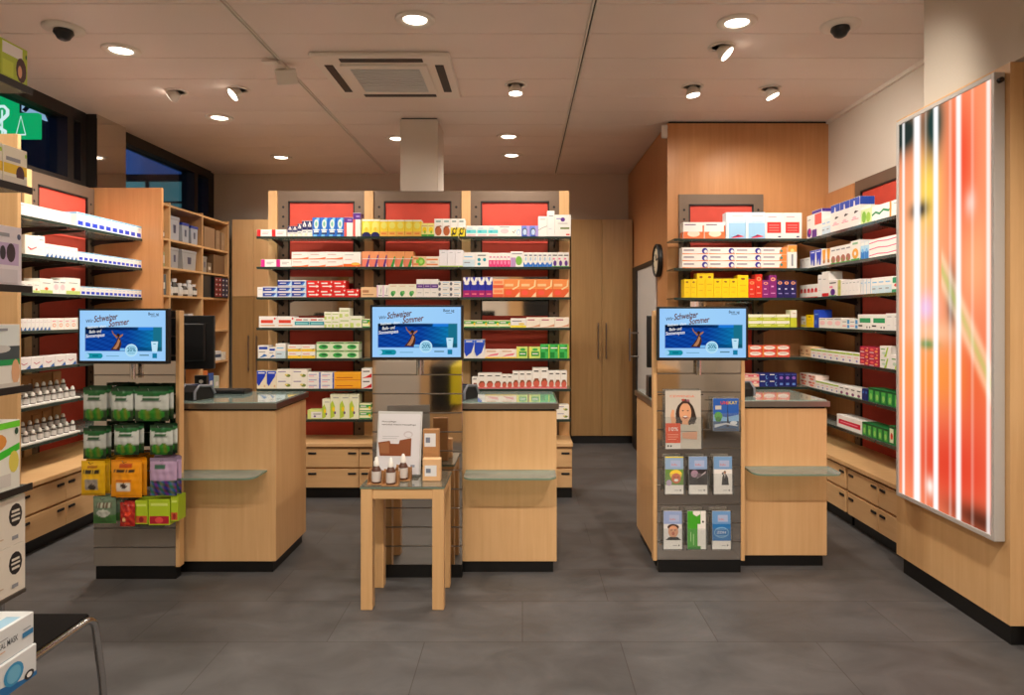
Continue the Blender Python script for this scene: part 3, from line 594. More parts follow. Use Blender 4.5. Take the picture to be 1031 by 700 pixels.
def run(unit, shelf, x0, x1, ytop, n, ds, desc, rows=1, ybase=None, dep=.11, cat='box', name='medicine_carton', uname=None):
    kind, pl = unit; name = KIND_GUESS.get(ds, name)
    z0 = SZ[shelf]+.001
    def toD(p): return abs(pl)*F/abs(p-VX)
    if kind == 'front':
        D = pl; a, b = WX(x0, D), WX(x1, D); ztop = WZ(ytop, D)
        if ybase: z0 = WZ(ybase, D)
    else:
        a, b = toD(x0), toD(x1); ztop = WZ(ytop, a)
        if ybase: z0 = WZ(ybase, a)
    w = (b-a)/n; H = (ztop-z0)/rows; g = .0015
    me = carton_mesh(ds, abs(w)-g, H-.0008, dep)
    for r in range(rows):
        for i in range(n):
            c = a+w*(i+.5)
            o = bpy.data.objects.new(name, me); C.objects.link(o)
            if kind == 'front': o.location = (c, pl+.012, z0+r*H); 
            elif kind == 'left': o.location = (pl-.012, c, z0+r*H); o.rotation_euler = (0,0,PI/2)
            else: o.location = (pl+.012, c, z0+r*H); o.rotation_euler = (0,0,-PI/2)
            lab = desc
            if n > 1: lab += ', %s of %s from left' % (ORD[i], NUM[n])
            if rows > 1: lab += ', %s layer' % TIER[rows][r]
            lab += ', %s shelf, %s' % (SHN[shelf], uname)
            lab = lab.replace(' from left,', ',') if len(lab.split()) > 16 else lab
            if len(lab.split()) > 16: print('LONG', lab)
            if lab in seen_labels: print('DUPLABEL', lab)
            seen_labels[lab] = 1
            o['label'] = lab; o['category'] = cat
            if n*rows > 1: o['group'] = '%s cartons, %s shelf, %s' % (desc.replace(' carton',''), SHN[shelf], uname)
UC = ('front', DC); UE = ('front', 5.84); UR = ('right', 2.44); UL = ('left', -3.26)
def c(*a, **k): run(UC, *a, uname='centre unit', **k)
def e(*a, **k): run(UE, *a, uname='enclosure unit', **k)
def r(*a, **k): run(UR, *a, uname='right wall', **k)
def l(*a, **k): run(UL, *a, uname='left wall', **k)
# centre, top shelf
c(0,258,288,230.8,2,'red_end','white carton with red end')
c(0,289,299,227.5,2,'nasal','small navy nozzle carton'); c(0,299,303.5,225,1,'nasal','mid-height navy nozzle carton'); c(0,303.5,314,222,2,'nasal','taller navy nozzle carton')
c(0,314,346,218.8,4,'blue_spray','bright blue carton with pale bottle')
c(0,346,355,218.5,1,'purple_cap','shorter purple-topped carton'); c(0,355,363,214,1,'purple_cap','tallest purple-topped carton')
c(0,364,382,220.5,2,'yellow_blue','pale yellow carton with navy foot'); c(0,382,424,221,5,'yellow','yellow carton with orange foot'); c(0,424,437,224.5,2,'yellow_small','low pale yellow carton')
c(0,437,453.5,220,2,'hair_brown','white carton with brown curl'); c(0,453.5,468,220,2,'hair_yellow','white carton with black-yellow foot')
c(0,469,502,227,3,'cyan_script','flat white carton with cyan band'); c(0,502,514,227,1,'pink_soft','white carton with pink haze'); c(0,514,525,227,1,'arch_white','white carton with black tick'); c(0,525,542,227,2,'arch_blue','lilac-blue carton with dark arch')
c(0,542,551,217.5,1,'white_curve','white carton with thin grey curve'); c(0,551,558.5,212,1,'white_plain','tallest plain white carton'); c(0,558.5,575,216,1,'white_green_big','broad white carton with olive bar')
# second shelf
c(1,262,293,261,2,'magenta_end','white carton with magenta end')
c(1,293,345,253.5,3,'white_orange','flat white carton with orange foot',rows=2); c(1,345,363,253.5,1,'white_orange_tall','squarish white carton with orange foot')
c(1,364,390,253,3,'streak_purple','orange carton with purple streak'); c(1,390,416,253,3,'streak_green','orange carton with green streak'); c(1,416,429,258,1,'green_swirl','low carton with green swirl'); c(1,429,442,258,1,'orange_bars','low cream carton with orange bars'); c(1,442,466,251.5,3,'plain_tall','plain white upright carton')
c(1,466,478,254,1,'white_pale_blue','white and pale blue carton'); c(1,478,492,254,1,'teal_dots','white carton with teal dots'); c(1,492,514,254.5,6,'pink_foot','slim carton with pink foot'); c(1,514,527,253,1,'leaf_mix','lilac carton with green leaf'); c(1,527,556,254,6,'blue_foot','slim carton with blue foot'); c(1,556,573,254,3,'purple_dots','slim carton with purple dot')
# third
c(2,258.5,264,289,1,'white_plain','small white carton end'); c(2,264,308,288.5,3,'toothpaste_blue','flat blue toothpaste carton',rows=2); c(2,279,308,282,2,'toothpaste_blue','flat blue toothpaste carton atop the stack',ybase=288.3)
c(2,308,361,291,4,'red_arrow','red carton with white arrow'); c(2,308,348,282.5,3,'red_arrow','red arrow carton atop the row',ybase=290.9)
c(2,363,379,289,1,'tan_small','low tan carton'); c(2,379,391,287,2,'white_pink_side','white carton with lilac edge'); c(2,391,419,286,3,'green_leaf','cream carton with green leaf'); c(2,419,441,281,3,'purple_band','white carton with purple band'); c(2,441,464,283,2,'grey_wheel','white carton with grey disc',rows=3)
c(2,466,496,279,4,'navy_magenta','royal blue carton with magenta foot'); c(2,496,507,281,1,'orange_mini','small orange carton',rows=2); c(2,507,573,281,4,'orange_card','large orange carton')
# fourth
c(3,260,296,318.5,2,'white_red_bar','white carton with red bar'); c(3,296,326,320,2,'teal_band','carton with teal band'); c(3,326,341,314,2,'white_lime','small cream and lime carton',rows=2); c(3,341,352,310,1,'white_lime','stacked larger lime carton',rows=2); c(3,352,364,318,1,'white_lime','single upright lime carton'); c(3,364.5,372,321,1,'green_bar','short green carton')
c(3,467,514,322.5,4,'green_bar','flat green and yellow carton'); c(3,514,530,320.5,1,'yellow_white','white carton with yellow foot'); c(3,530,544,319.5,1,'tan_white','leftmost cream and tan carton'); c(3,544,573,319.5,2,'tan_white','cream carton with tan wave')
# fifth
c(4,259,270,348,1,'blue_logo','white carton with blue header'); c(4,270,277,350,1,'blue_logo','smallest blue header carton'); c(4,277,287,346,1,'white_pale_blue','tallest pale blue carton'); c(4,289,317,347.5,2,'yellow_check','yellow and white tick carton',rows=2); c(4,318,361,344.5,3,'green_splash','carton with green splash',rows=2)
c(4,467,488,342,2,'blue_curve','white carton with blue curve'); c(4,488,520,352,2,'pink_stripe','flat pink and cream carton'); c(4,520,531.5,349.5,1,'green_box','lower lime and green carton'); c(4,532.5,544,349.5,1,'green_box','second lower lime green carton'); c(4,544,573,347,3,'green_check','taller bright green carton')
# sixth
c(5,258,278,373.5,2,'cream_blue','cream carton with blue curve'); c(5,278,309,372,2,'capsule','cream carton with capsule',rows=2); c(5,309,336,375,2,'blue_edge','white carton with blue edge',rows=3); c(5,336,363,375,1,'orange_block','flat amber carton',rows=2); c(5,363.5,374,371,1,'red_wave','white carton with red wave',rows=2)
c(5,475,481,380,1,'soup','shortest soup-bowl carton'); c(5,481,505,376,3,'soup','mid soup-bowl carton'); c(5,505,516,377.5,2,'soup','slim soup-bowl carton'); c(5,516,529,374,2,'soup','raised soup-bowl carton'); c(5,529,536,374,1,'soup','lone slim soup-bowl carton'); c(5,536,552,370.5,2,'soup','tallest soup-bowl carton'); c(5,552,571,373.5,3,'soup','right-hand soup-bowl carton')
# lowest
c(6,309,324,413,1,'lime_low','low lime carton'); c(6,324,332,402,1,'lime_pack','slim white and lime carton'); c(6,332,361,397,3,'lime_pack','tall white and lime carton'); c(6,361.5,373,407,1,'green_bar','small green carton',rows=2); c(6,560,573,408,1,'capsule','cream carton',rows=2)
# enclosure unit
e(0,688,731,223.5,2,'orange_wave','white and orange swirl carton'); e(0,731.5,771,213.5,2,'big_blue','big pale blue carton'); e(0,771,808,214,2,'red_square','big white carton with red square')
e(1,687,767.5,249,3,'navy_ball','flat white carton with navy ball',rows=3); e(1,767.5,793,249,1,'orange_tip','flat white carton with orange tip',rows=3); e(1,793.5,803,246.5,1,'orange_top','upright carton with orange top')
e(2,689,702,281,2,'yellow_plain','short yellow carton at left'); e(2,702,719,275,2,'yellow_plain','tall yellow carton'); e(2,719,743,280.5,3,'yellow_plain','medium yellow carton'); e(2,743,754,277,1,'yellow_plain','broad yellow carton'); e(2,754,761,281,1,'red_plain','shorter red carton'); e(2,761,768,276,1,'red_plain','taller red carton'); e(2,768,775,282,1,'violet_plain','shorter violet carton'); e(2,775,782.5,277,1,'violet_plain','taller violet carton'); e(2,782.5,802.5,282,3,'navy_plain','navy carton with orange seal')
e(3,754,796,316.5,3,'lime_tick','lime carton with black tick',rows=2); e(3,796.5,803,312,1,'lime_tall','upright lime and white carton')
e(4,754,796,348,3,'round_orange','orange carton with white disc',rows=2)
e(5,748,765,377,2,'pink_tan','pink and tan carton',rows=2); e(5,765,784,376,2,'navy_white','navy carton with white script',rows=2); e(5,784,803,376,3,'navy_violet','navy carton with violet dome')
# right wall
r(0,811,816,218,1,'violet_foot','white carton with violet foot'); r(0,816,826,213,1,'violet_top','carton with violet lid and red side'); r(0,826,835,221,2,'white_pale_blue','small white and blue carton'); r(0,835,864,207.5,3,'white_blue_top','tall white carton with blue top'); r(0,865,876,209.5,1,'tulip_green','carton with green tulips'); r(0,876,896,208.5,1,'wave_green','white carton with green wave'); r(0,896.5,905,202,1,'white_plain','white carton beside light box')
r(1,804,814,261,2,'white_plain','small plain white carton'); r(1,814,826,253,2,'blue_tri','white carton with blue triangle'); r(1,826,835,251.5,2,'amber_tri','carton with amber triangle'); r(1,835,855,249.5,4,'brown_foot','white carton with brown foot'); r(1,855,864,243,1,'amber_tall','tall carton with amber flower'); r(1,865,873,244.5,2,'blue_grade','blue gradient carton'); r(1,873,905,242,1,'pink_wave','wide carton with pink wave',rows=3)
r(2,804,822,287.5,5,'red_tip','slim carton with red tip'); r(2,822,826,277,1,'white_plain','upright white carton'); r(2,826,833,274,1,'red_foot','tallest white carton with red foot'); r(2,833,841,282,1,'purple_dots','white carton with purple dots'); r(2,841,846,282,1,'olive_bar','white carton with olive bar'); r(2,846,864,282.5,5,'white_plain','slim white carton'); r(2,865,876,281.5,3,'stripe_blue','white carton with blue stripe'); r(2,876,896,280,3,'white_pale_blue','white and pale blue carton'); r(2,896,905,278.5,1,'green_cross','white and green carton')
r(3,805,810,318.5,1,'yellow_white','lower yellow carton'); r(3,810,817.5,317,1,'yellow_plain','yellow carton'); r(3,818,823,312,1,'deep_blue','deep blue carton'); r(3,823,846,320,3,'pink_soft','low white carton with pink haze'); r(3,846,862,321,2,'blue_bars','white carton with blue bars'); r(3,862,890,316.5,2,'green_text','white carton with green panel'); r(3,890,905,315.5,2,'white_plain','plain white carton')
r(4,804,815,348,2,'tan_small','tan carton'); r(4,815,864,351,8,'white_lime_cap','white carton with lime top'); r(4,864,883,348.5,2,'magenta_dots','magenta patterned carton',rows=3); r(4,884,895,348,1,'green_lines','white carton with green lines',rows=2); r(4,895,905,357,1,'green_lines','single low green-lined carton')
r(5,804,820,375,2,'red_dots','cream carton with red dots',rows=2); r(5,820,843,383,5,'white_lime_cap','white carton with lime top'); r(5,843,866,387.5,4,'white_purple','white carton with purple foot'); r(5,866,872,391,2,'navy_slim','slim navy carton'); r(5,872.5,905,390,5,'green_tube','green carton')
r(6,841,866,416.5,1,'red_label','long white pack with red label'); r(6,866.5,893,424.5,5,'green_tube','dark green carton'); r(6,893,899,428,1,'green_red','green carton with red emblem'); r(6,899,905,429,1,'green_tube','last dark green carton')
# left wall
l(0,20.5,73,203,8,'white_plain','plain white carton'); l(0,79,144,213,10,'blue_white_row','white carton with blue print')
l(1,27,40,236,1,'red_script','broad white carton with pink script'); l(1,40,47,237,1,'white_plain','upright white carton'); l(1,47,80,245,8,'blue_tip','small white carton with blue tip'); l(1,80.5,144,253,14,'blue_white_row','low white carton with blue print')
l(2,20.5,42,282.5,3,'dot_pack','cream carton with orange dot'); l(2,42,55,280,1,'dot_pack','broad cream dotted carton'); l(2,55,68,282,2,'pink_soft','white carton with pink haze'); l(2,68,82.5,279.5,1,'dot_pack','rightmost cream dotted carton'); l(2,83,144,288,14,'blue_white_row','short white carton with blue print')
l(3,20.5,53,321,8,'blue_tip','white carton with blue tip'); l(3,53,79,320.5,4,'orange_script','white carton with orange ring'); l(3,80,140,320,8,'orange_script','ringed carton partly behind screen')
l(4,20.5,79,361,5,'lilac_script','white carton with lilac script')

# ------------------------------------------------------------------ dropper bottles in stepped racks on the left wall
for sh, zz in ((5, SZ[5]), (6, SZ[6])):
    nm = 'upper' if sh == 5 else 'lower'
    t = thing('bottle_rack', '%s white two-step rack of small bottles on left wall' % nm, 'rack', (-3.27, 4.45, zz+.001))
    mb = MB(); mb.bbox(-.07, 0, 0, .62, 0, .012, 'white_plastic', (255,)*3, .002); mb.box(-.078, -.07, 0, .62, 0, .06, 'white_plastic'); mb.bbox(-.14, -.07, 0, .62, .05, .062, 'white_plastic', (255,)*3, .002); mb.build('step_tray', t)
    mb = MB(); mb.box(-.155, -.148, 0, .62, 0, .20, 'card_kraft'); mb.box(-.148, -.14, 0, .62, 0, .06, 'card_kraft')
    for k in range(6): mb.box(-.148, -.140, k*.105+.004, k*.105+.09, .062, .165+.03*((k*7)%3)/2, 'card_kraft')
    mb.build('card_back', t, 'brown card back')
    bm_ = MB(); bm_.lathe([(.015,0),(.018,.003),(.018,.042),(.010,.05),(.010,.054)], n=12, mat='print', col=(84,70,64))
    lb_ = MB(); lb_.lathe([(.0185,.006),(.0185,.040)], n=12, mat='print', col=(212,209,206))
    cp_ = MB(); cp_.lathe([(.0125,.052),(.0125,.066),(.009,.072),(.007,.078)], n=12, mat='white_plastic')
    proto_b = bm_.build('dropper_bottle'); lb_.build('paper_label', proto_b); cp_.build('cap', proto_b)
    for row in (0, 1):
        for k in range(9):
            o = proto_b if (row == 0 and k == 0) else copy_tree(proto_b)
            tag(o, 'small white-capped bottle, %s of nine, %s step, %s bottle rack' % (ORD[k], 'front' if row == 0 else 'back', nm), 'bottle', 'small bottles on the %s rack' % nm, loc=(-3.27-.035-.07*row, 4.49+k*.068, zz+.001+.0125+.05*row))

# ------------------------------------------------------------------ sales counters
def counter(X0, X1, YF_, YK, lab, gx0, gx1):
    t = thing('sales_counter', lab, 'counter', ((X0+X1)/2, (YF_+YK)/2, 0)); w = (X1-X0)/2; d_ = (YK-YF_)/2
    mb = MB(); mb.bbox(-w, w, -d_, d_, .065, .945, 'beech', (255,)*3, .002); mb.build('body', t)
    mb = MB(); mb.box(-w+.02, w-.02, -d_+.012, d_-.02, 0, .065, 'plinth'); mb.build('plinth', t, 'black plinth')
    mb = MB(); mb.box(-w+.01, w-.01, -d_+.008, d_-.01, .945, .957, 'black'); mb.bbox(-w-.012, w+.012, -d_-.02, d_+.02, .957, .990, 'steel', (255,)*3, .002); mb.build('countertop', t, 'brushed steel countertop')
    mb = MB(); mb.box(-w+.002, w-.002, -d_-.004, d_+.006, .990, .996, 'top_glass'); mb.build('glass_inlay', t, 'pale green glass inlay')
    # rounded glass bag shelf on the front
    a, b = gx0-(X0+X1)/2, gx1-(X0+X1)/2; rr = .06; dp = .21
    pts = [(a,0)]+[(a+rr-rr*math.cos(q*PI/12), -dp+rr-rr*math.sin(q*PI/12)) for q in range(7)]+[(b-rr+rr*math.sin(q*PI/12), -dp+rr-rr*math.cos(q*PI/12)) for q in range(7)]+[(b,0)]
    mb = MB(); mb.prism(pts, (0,-d_-.001,.600), (1,0,0), (0,1,0), (0,0,1), .0, 'shelf_glass', back=False)
    k = len(pts); z0, z1 = .590, .600; y0 = -d_-.001
    mb.add([(p[0],p[1]+y0,z0) for p in pts]+[(p[0],p[1]+y0,z1) for p in pts], [tuple(range(k-1,-1,-1))], 'shelf_glass')
    mb.add([(p[0],p[1]+y0,z0) for p in pts]+[(p[0],p[1]+y0,z1) for p in pts], [(i,(i+1)%k,k+(i+1)%k,k+i) for i in range(k)], 'green_edge')
    mb.build('glass_shelf', t, 'rounded glass bag shelf')
    return t
counter(-2.43, -1.44, 4.0, 4.56, 'left wooden sales counter with steel top beside hanging sweets', -1.98, -1.49)
counter(-.845, .200, 4.0, 4.56, 'middle wooden sales counter behind the small display table', -.33, .190)
counter(.78, 1.822, 4.1, 4.68, 'right wooden sales counter beside the brochure display', 1.32, 1.83)

# mirror slat displays in front of the counters
def slat(X0, X1, Yf, lab, posts, sm='mirror'):
    t = thing('slat_display', lab, 'display stand', ((X0+X1)/2, Yf, 0)); w = (X1-X0)/2
    mb = MB(); z = .075
    while z < 1.5:
        z1 = min(z+.104, 1.53); mb.bbox(-w, w, .0, .018, z, z1, sm if z < .45 else 'mirror', (255,)*3, .0015); z += .109
    mb.build('mirror_slats', t, 'mirror-faced slats')
    mb = MB(); mb.box(-w, w, .018, .03, .075, 1.53, 'black'); mb.build('backing_board', t)
    z = .075+.104
    while z < 1.48:
        mb = MB(); mb.box(-w, w, -.003, .018, z, z+.005, 'steel'); mb.build('groove_strip', t, 'steel groove strip'); z += .109
    mb = MB(); mb.box(-w+.01, w, .005, .06, 0, .072, 'plinth'); mb.build('plinth', t, 'black plinth')
    for s in posts:
        mb = MB(); mb.bbox(s*w+(0 if s > 0 else -.022), s*w+(.022 if s > 0 else 0), -.004, .05, .07, 1.53, 'beech', (255,)*3, .002); mb.build('upright', t, 'wooden upright')
    return t
s1 = slat(-2.44, -1.972, 3.90, 'left mirrored slat display hung with bags of sweets', (1,), 'slat_metal')
s2 = slat(-.858, -.345, 3.92, 'middle mirrored slat display behind the small table', ())
s3 = slat(.785, 1.275, 4.0, 'right mirrored slat display holding brochures and magazines', (-1, 1))

# ------------------------------------------------------------------ advertising screens
def scr(u, v):
    # picture: sky blue page, sea photo band
    if .06 <= u <= .965 and .20 <= v <= .67:
        n = math.sin(u*37+v*61)*.5+math.sin(u*83-v*90)*.3+math.sin(v*150+u*12)*.35
        t = max(0, min(1, (u-.55)*2.4))
        c0 = (12+6*n, 62+16*n, 150+22*n); c1 = (14, 132+14*n, 172+14*n)
        q = [c0[i]*(1-t)+c1[i]*t for i in range(3)]
        if u > .86: q = (26,110,135)
        if .69 < u < .86 and v > .6: q = (30,120,215)
        if v > .60 and u < .68: k = .45+.3*u; q = [x*k for x in q]
        if u < .25 and v > .5: q = [x*.55 for x in q]
        if v < .27 and u > .68: q = [x*.8 for x in q]
        return tuple(max(0, min(255, x)) for x in q)
    k = 1-.06*abs(u-.5); return (158*k, 208*k, 248)
def screen(cx, cy, Y, rz, lab, w=.515, h=.305):
    t = thing('advertising_screen', lab, 'screen', (cx, Y, cy-h/2), rz)
    mb = MB(); mb.bbox(-w/2, w/2, 0, .035, 0, h, 'dark_plastic', (255,)*3, .003); mb.bbox(-.12, .12, .035, .055, .06, h-.06, 'dark_plastic', (255,)*3, .004); mb.build('casing', t)
    iw, ih = w-.026, h-.028; x0, z0 = -iw/2, .017
    mb = MB(); mb.grid(scr, 88, 50, (x0, -.0006, z0), (iw,0,0), (0,0,ih), 'screen')
    o = lambda a, b, k=0: (x0+a*iw, -.0012-.0002*k, z0+b*ih)
    U, Wv = (1,0,0), (0,0,1)
    def rect(a, b, c_, d_, col, k=0): mb.add([o(a,b,k), o(c_,b,k), o(c_,d_,k), o(a,d_,k)], [(0,1,2,3)], 'screen', col)
    def ell(cx_, cy_, rx, ry, col, k=0, n=20): mb.add([o(cx_+rx*math.cos(2*PI*i/n), cy_+ry*math.sin(2*PI*i/n), k) for i in range(n)], [tuple(range(n))], 'screen', col)
    def poly(col, k, *p): mb.add([o(a,b,k) for a, b in p], [tuple(range(len(p)))], 'screen', col)
    up = (-.10, 0, 1)
    def tx(s_, a, b, size, col, shear=.12, bold=.01, slope=.12, k=3, width=None): mb.text(s_, size, o(a,b,k), Vector((1,0,slope)).normalized(), (0,0,1), 'screen', col, 0, shear, 'LEFT', bold, width)
    tx('Wir', .07, .75, .026, (60,62,80)); tx('Schweizer', .165, .765, .050, (96,56,52), bold=.02, width=.135)
    tx('lieben den', .09, .64, .020, (232,240,248), slope=.08, width=.105); tx('Sommer', .34, .675, .048, (110,58,50), bold=.02, width=.115)
    tx('Bade- und', .11, .545, .024, W_, width=.068, slope=.08); tx('Sonnenspass', .07, .455, .027, W_, slope=.08, width=.108)
    # swimmer
    poly((70,42,32), 2, (.36,.215),(.40,.30),(.43,.38),(.45,.47),(.475,.45),(.49,.34),(.47,.215)); poly((178,120,86), 3, (.39,.24),(.43,.33),(.455,.44),(.475,.40),(.455,.29),(.43,.23))
    ell(.452,.505,.020,.036,(50,30,24),3); poly((150,98,66), 3, (.435,.44),(.385,.54),(.376,.60),(.384,.60),(.40,.54),(.45,.48)); poly((170,112,78), 3, (.46,.44),(.505,.50),(.51,.53),(.50,.53),(.47,.50)); rect(.47,.20,.53,.25,(120,185,235),2)
    # badge, pill, tube
    ell(.605,.21,.073,.125,(190,228,244),4); ell(.605,.21,.064,.108,(160,212,238),5); tx('20%', .558, .185, .030, (30,110,135), shear=0, slope=0, k=6, bold=.02, width=.048); rect(.57,.275,.645,.285,(80,140,160),6); rect(.57,.145,.645,.155,(60,130,150),6)
    rect(.09,.045,.24,.15,(22,140,158),2); ell(.09,.0975,.03,.0525,(22,140,158),2); ell(.24,.0975,.03,.0525,(22,140,158),2); ell(.085,.0975,.028,.047,(150,205,240),4); rect(.15,.08,.22,.115,(10,110,130),5)
    rect(.31,.085,.46,.105,(120,172,205),2); rect(.70,.10,.81,.125,(90,130,150),2)
    poly((190,226,244), 3, (.835,.385),(.915,.385),(.905,.18),(.848,.18)); rect(.850,.055,.903,.15,(24,122,160),3); rect(.86,.33,.89,.345,(90,160,180),4)
    tx('Beat ag', .80, .905, .022, (50,56,70), shear=0, slope=0, width=.06); rect(.83,.875,.90,.885,(70,80,100),2)
    mb.build('display_picture', t, 'lit advertisement picture')
    mb = MB(); mb.tube([(0,.05,.1),(0,.09,.02),(0,.09,-.09)], .016, 'chrome'); mb.build('bracket_pole', t, 'chrome pole')
    return t
D1 = 3.79
screen(WX(125.5,D1), WZ(338.5,D1), D1-.02, -.06, 'advertising screen above the hanging sweets, left of the three')
screen(WX(419.5,D1), WZ(335,D1), D1, 0, 'advertising screen above the small display table, middle of the three')
screen(WX(707.5,3.88), WZ(336,3.88), 3.88, 0, 'advertising screen above the brochures, right of the three')

# ------------------------------------------------------------------ hanging bags of sweets
def bag_mesh(w, h, dep, fn, nm):
    mb = MB(); nx, ny = 22, 26
    def disp(s_):
        def f(u, v):
            if v > .93 or v < .05: return 0.001*s_
            k = math.sin(PI*min(1, max(0, (v-.05)/.88)))**.5*math.sin(PI*u)**.6 if 0 < u < 1 else 0
            return s_*(dep/2)*k*(1+.12*math.sin(u*23+v*9)+.08*math.sin(v*31))
        return f
    mb.grid(fn, nx, ny, (-w/2,0,0), (w,0,0), (0,0,h), 'foil', disp(1))
    mb.grid(lambda u, v: tuple(x*.8 for x in fn(.5, .95)), nx, ny, (w/2,0,0), (-w,0,0), (0,0,h), 'foil', disp(1))
    return mb.mesh(nm)
def blob(u, v, cx, cy, rx, ry): return ((u-cx)/rx)**2+((v-cy)/ry)**2 < 1
def herb(u, v):
    if v > .90: return (10,56,28)
    if v > .74 and blob(u, v, .5, .88, .52, .13): return (16,100,44)
    if .64 < v < .72 and .25 < u < .75: return (30,90,50)
    if blob(u, v, .3, .2, .2, .17) or blob(u, v, .66, .22, .22, .18): return (80+40*math.sin(u*20), 140, 40)
    if blob(u, v, .5, .1, .3, .14): return (40,110,30)
    if v < .08: return (14,44,22)
    if v < .34: return (40,70,36)
    if .60 < v < .63 and .2 < u < .8: return (120,130,128)
    return (206,214,210) if v > .36 else (150,165,150)
def yel(u, v):
    if .62 < v < .74 and .12 < u < .86: return (40,34,24) if math.sin(u*60) > -.75 else (230,190,60)
    if .78 < v < .88 and .3 < u < .7: return (190,120,20)
    if .16 < v < .50 and .2 < u < .75: return (170,160,150) if not blob(u, v, .5, .25, .14, .1) else (70,60,50)
    if v < .06: return (200,150,20)
    return (248,196,20)
def ora(u, v):
    if .66 < v < .76 and .12 < u < .80: return (40,30,22) if math.sin(u*60) > -.75 else (226,150,40)
    if .46 < v < .5 and .2 < u < .7: return (200,90,30)
    if .16 < v < .42 and .22 < u < .66: return (236,226,214) if not blob(u, v, .45, .32, .1, .07) else (60,40,30)
    if v < .05 or v > .95: return (225,140,10)
    if .80 < v < .9 and .3 < u < .7: return (200,80,20)
    return (246,160,16)
def pur(u, v):
    if v > .9: return (150,130,160)
    if .72 < v < .82 and .2 < u < .6: return (60,110,90)
    if v < .42: return (70+50*math.sin(u*30+v*20), 80+40*math.sin(u*17), 110+50*math.sin(v*40+u*9))
    return (190,160,196)
def grn(u, v):
    if .6 < v < .8 and .2 < u < .85: return (110,90,70) if math.sin(u*40) > 0 else (190,200,180)
    if blob(u, v, .5, .4, .28, .14): return (200,205,196)
    if v < .34: return (70,120,60)
    return (110,135,110)
def redb(u, v):
    if blob(u, v, .35, .3, .12, .1): return (240,190,130)
    if blob(u, v, .6, .55, .18, .1) or blob(u, v, .5, .12, .2, .08): return (236,70,40)
    return (168,26,26) if math.sin(u*14+v*19) > -.4 else (200,60,40)
def hang(x0, x1, y0, y1, fn, nm, desc, where, copies=2, step=.028, D=3.76):
    w, h = (x1-x0)/F*D, (y1-y0)/F*D
    me = bag_mesh(w, h, .036, fn, nm)
    hole = MB(); hole.tube([(0,.012,h-.022),(0,-.02,h-.022)], .006, 'white_plastic', 8)
    for k in range(copies+1):
        o = bpy.data.objects.new(nm, me); C.objects.link(o)
        jitter = (0, .010, -.006)[k % 3]
        yy = D+k*step
        o.location = (WX((x0+x1)/2, D)+jitter, yy, WZ(y1, D)+(.004 if k else 0)); o.rotation_euler = (0,0,(0,.05,-.06)[k % 3])
        tag(o, '%s, %s, %s' % (desc, where, ('front of its hook','second on its hook','rearmost on its hook')[k]), 'bag', '%s bags, %s' % (desc, where))
    # chrome hook carrying them: part of the slat display
    mb = MB(); sx = (WX((x0+x1)/2, D))-(-2.44-1.972)/2; z = WZ(y0, D)-.012
    mb.tube([(sx,0,z),(sx,D-3.90-.03,z),(sx,D-3.90-.04,z+.012)], .0025, 'chrome', 8); mb.build('display_hook', s1, 'chrome display hook')
for (x0,x1,y0,y1,where) in ((84,107.5,390,424,'top row left'),(112,134,391,424,'top row centre'),(136,170,391,424,'top row right'),(84,107,431,462,'second row left'),(115,140,428,458,'second row centre'),(151,174,428,458,'second row right')):
    hang(x0, x1, y0, y1, herb, 'sweets_bag', 'green and silver herbal sweets bag', where)
hang(82,106,464,499,yel,'sweets_bag','yellow sweets bag','third row left'); hang(112,143,463,501,ora,'sweets_bag','orange sweets bag','third row centre'); hang(151,178,461,499,pur,'sweets_bag','lilac berry sweets bag','third row right')
hang(94,117,500,527,grn,'sweets_bag','dull green sweets bag','bottom row left',1); hang(121,136,506,530,redb,'sweets_bag','slim red sweets bag','bottom row centre',1)
DS['lime_fruit'] = ((176,204,40), [R(.05,.05,.95,.35,(200,90,50)), ln(.1,.9,.8,(210,230,110),.05), E(.5,.2,.2,.12,(150,30,40))])
DS['lime_red'] = ((180,208,40), [R(.05,.05,.95,.35,(180,30,50)), ln(.1,.9,.8,(215,235,120),.05), E(.5,.2,.2,.12,(230,80,80))])
for (x0,x1,yt,yb,ds,lab) in ((136,148.5,504,528,'lime_fruit','lime green sweets box with orange fruit, left of the lime boxes'),(149.5,171,503,529,'lime_red','lime green sweets box with red fruit, middle of the lime boxes'),(172,179,500,525,'lime_fruit','lime green sweets box by the counter, right of lime boxes')):
    D = 3.77; me = carton_mesh(ds, (x1-x0)/F*D, (yb-yt)/F*D, .09); o = bpy.data.objects.new('sweets_box', me); C.objects.link(o)
    tag(o, lab, 'box', loc=(WX((x0+x1)/2, D), D, WZ(yb, D)))
mb = MB(); sx = (-2.44-1.972)/2; mb.box(WX(133,3.77)-sx, -1.972-sx-.005, -.14, 0, WZ(529,3.77)-.012, WZ(529,3.77)-.004, 'acrylic'); mb.build('acrylic_tray', s1, 'clear tray')

